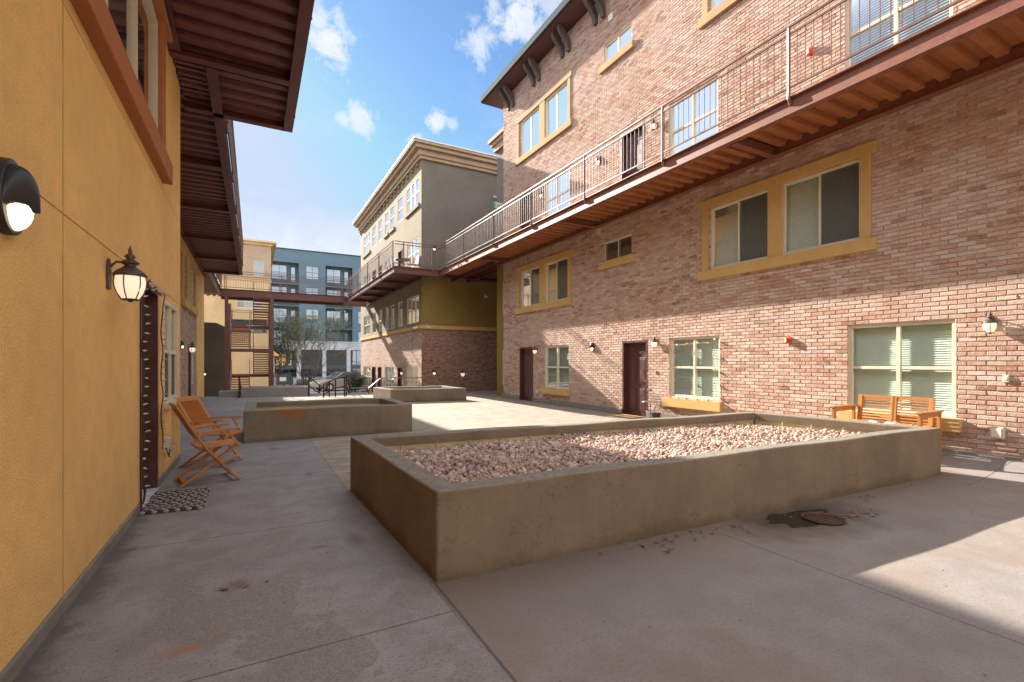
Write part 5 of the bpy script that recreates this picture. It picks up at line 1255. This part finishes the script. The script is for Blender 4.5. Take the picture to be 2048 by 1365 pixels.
# teal outdoor table set by the tan building
t = thing('picnic_table', 'teal outdoor table with bench by the far end of the tan building', 'table', (6.0, 31, -.9))
tm_ = plain('teal_metal', (.03, .22, .20), .4)
q = MB(); q.box(5.2, 6.6, 30.6, 31.3, -.22, -.17); build('tabletop', q, tm_, t)
for y in (30.3, 31.65): q = MB(); q.box(5.2, 6.6, y-.12, y+.12, -.48, -.44); build('bench_seat', q, tm_, t)
for x in (5.4, 6.4): q = MB(); q.bar((x, 30.3, -.9), (x, 30.9, -.2), .04, .05); q.bar((x, 31.65, -.9), (x, 31.0, -.2), .04, .05); q.bar((x, 30.3, -.47), (x, 31.65, -.47), .04, .04); build('leg', q, M['black'], t)

# ------------------------------------------------------------------ trees
def leafmat(name, c):
    m, nt, b = mat(name); rp = N(nt, 'ShaderNodeNewGeometry').outputs['Random Per Island']
    L(nt, ramp(nt, rp, [(0, var(c, .6)), (.5, c), (1, var(c, 1.5))]), b.inputs['Base Color']); b.inputs['Roughness'].default_value = .6
    b.inputs['Transmission Weight'].default_value = 0; return m
LM = leafmat('spring_leaves', (.14, .20, .05)); LD = leafmat('dark_leaves', (.035, .06, .02)); BK = conc('tree_bark', (.16, .13, .10), .4, .5)
def tree(label, loc, h, spread, stems, nl, lmat, ls=.07, seed=1, name='young_tree', cat='tree', lowleaf=.35):
    rnd = random.Random(seed); t = thing(name, label, cat, loc); q = MB(); lf_ = MB(); tips = []
    def branch(p, d, l_, r_, lev):
        pts = [p]; n = 4
        for i in range(n):
            d = (d+Vector((rnd.gauss(0, .10), rnd.gauss(0, .10), rnd.gauss(.05, .06)))).normalized(); p = p+d*l_/n; pts.append(p)
            if lev < 4 and i >= 1:
                for _ in range(2 if lev < 2 else 1):
                    dd = (d+Vector((rnd.gauss(0, .5), rnd.gauss(0, .5), rnd.gauss(.05, .25)))).normalized(); branch(p, dd, l_*rnd.uniform(.5, .75), r_*.55, lev+1)
            tips.append((p, lev))
        q.tube(pts, r_, 5 if lev < 2 else 3, r_*.45)
    for k in range(stems):
        a = 2*PI*k/stems+rnd.uniform(-.3, .3); branch(Vector((rnd.uniform(-.08, .08), rnd.uniform(-.08, .08), 0)), Vector((math.cos(a)*spread, math.sin(a)*spread, 1)).normalized(), h*.62, .055, 1)
    o = build('trunk', q, BK, t, world=False)
    tt = [p for (p, l_) in tips if l_ >= 2 and p.z > h*lowleaf]
    for k in range(nl):
        p = rnd.choice(tt)+Vector((rnd.gauss(0, .13), rnd.gauss(0, .13), rnd.gauss(0, .13))); u = Vector((rnd.gauss(0,1), rnd.gauss(0,1), rnd.gauss(0,1))).normalized(); v = u.cross(Vector((rnd.gauss(0,1), rnd.gauss(0,1), rnd.gauss(0,1)))).normalized(); s = ls*rnd.uniform(.5, 1.2)
        lf_.quad(p-u*s, p+v*s*.4, p+u*s, p-v*s*.4)
    build('crown', lf_, lmat, t, world=False); return t
tree('multi-stemmed street tree with sparse fresh green leaves in front of the blue-grey block', (4.4, 48.5, -.9), 6.6, .55, 7, 6500, LM, .055, 5)
tree('dense dark evergreen bush beside the far end of the tan building', (6.3, 34.6, -.9), 1.2, .5, 5, 2600, LD, .05, 9, 'evergreen_bush', 'bush', .1)
tree('dark evergreen tree left of the street tree behind the staircase', (2.3, 58, -.9), 6.0, .35, 6, 9000, LD, .09, 12, 'evergreen_tree', 'tree', .1)
# reflected surroundings: trees & buildings behind the camera, across
ob = thing('rear_building', 'yellow stucco block behind the camera closing the courtyard', 'building', (4, -9.5, 0)); q = MB(); q.box(-12, 22, -20, -16, -.3, 4.5); build('wall', q, M['yellow'], ob)
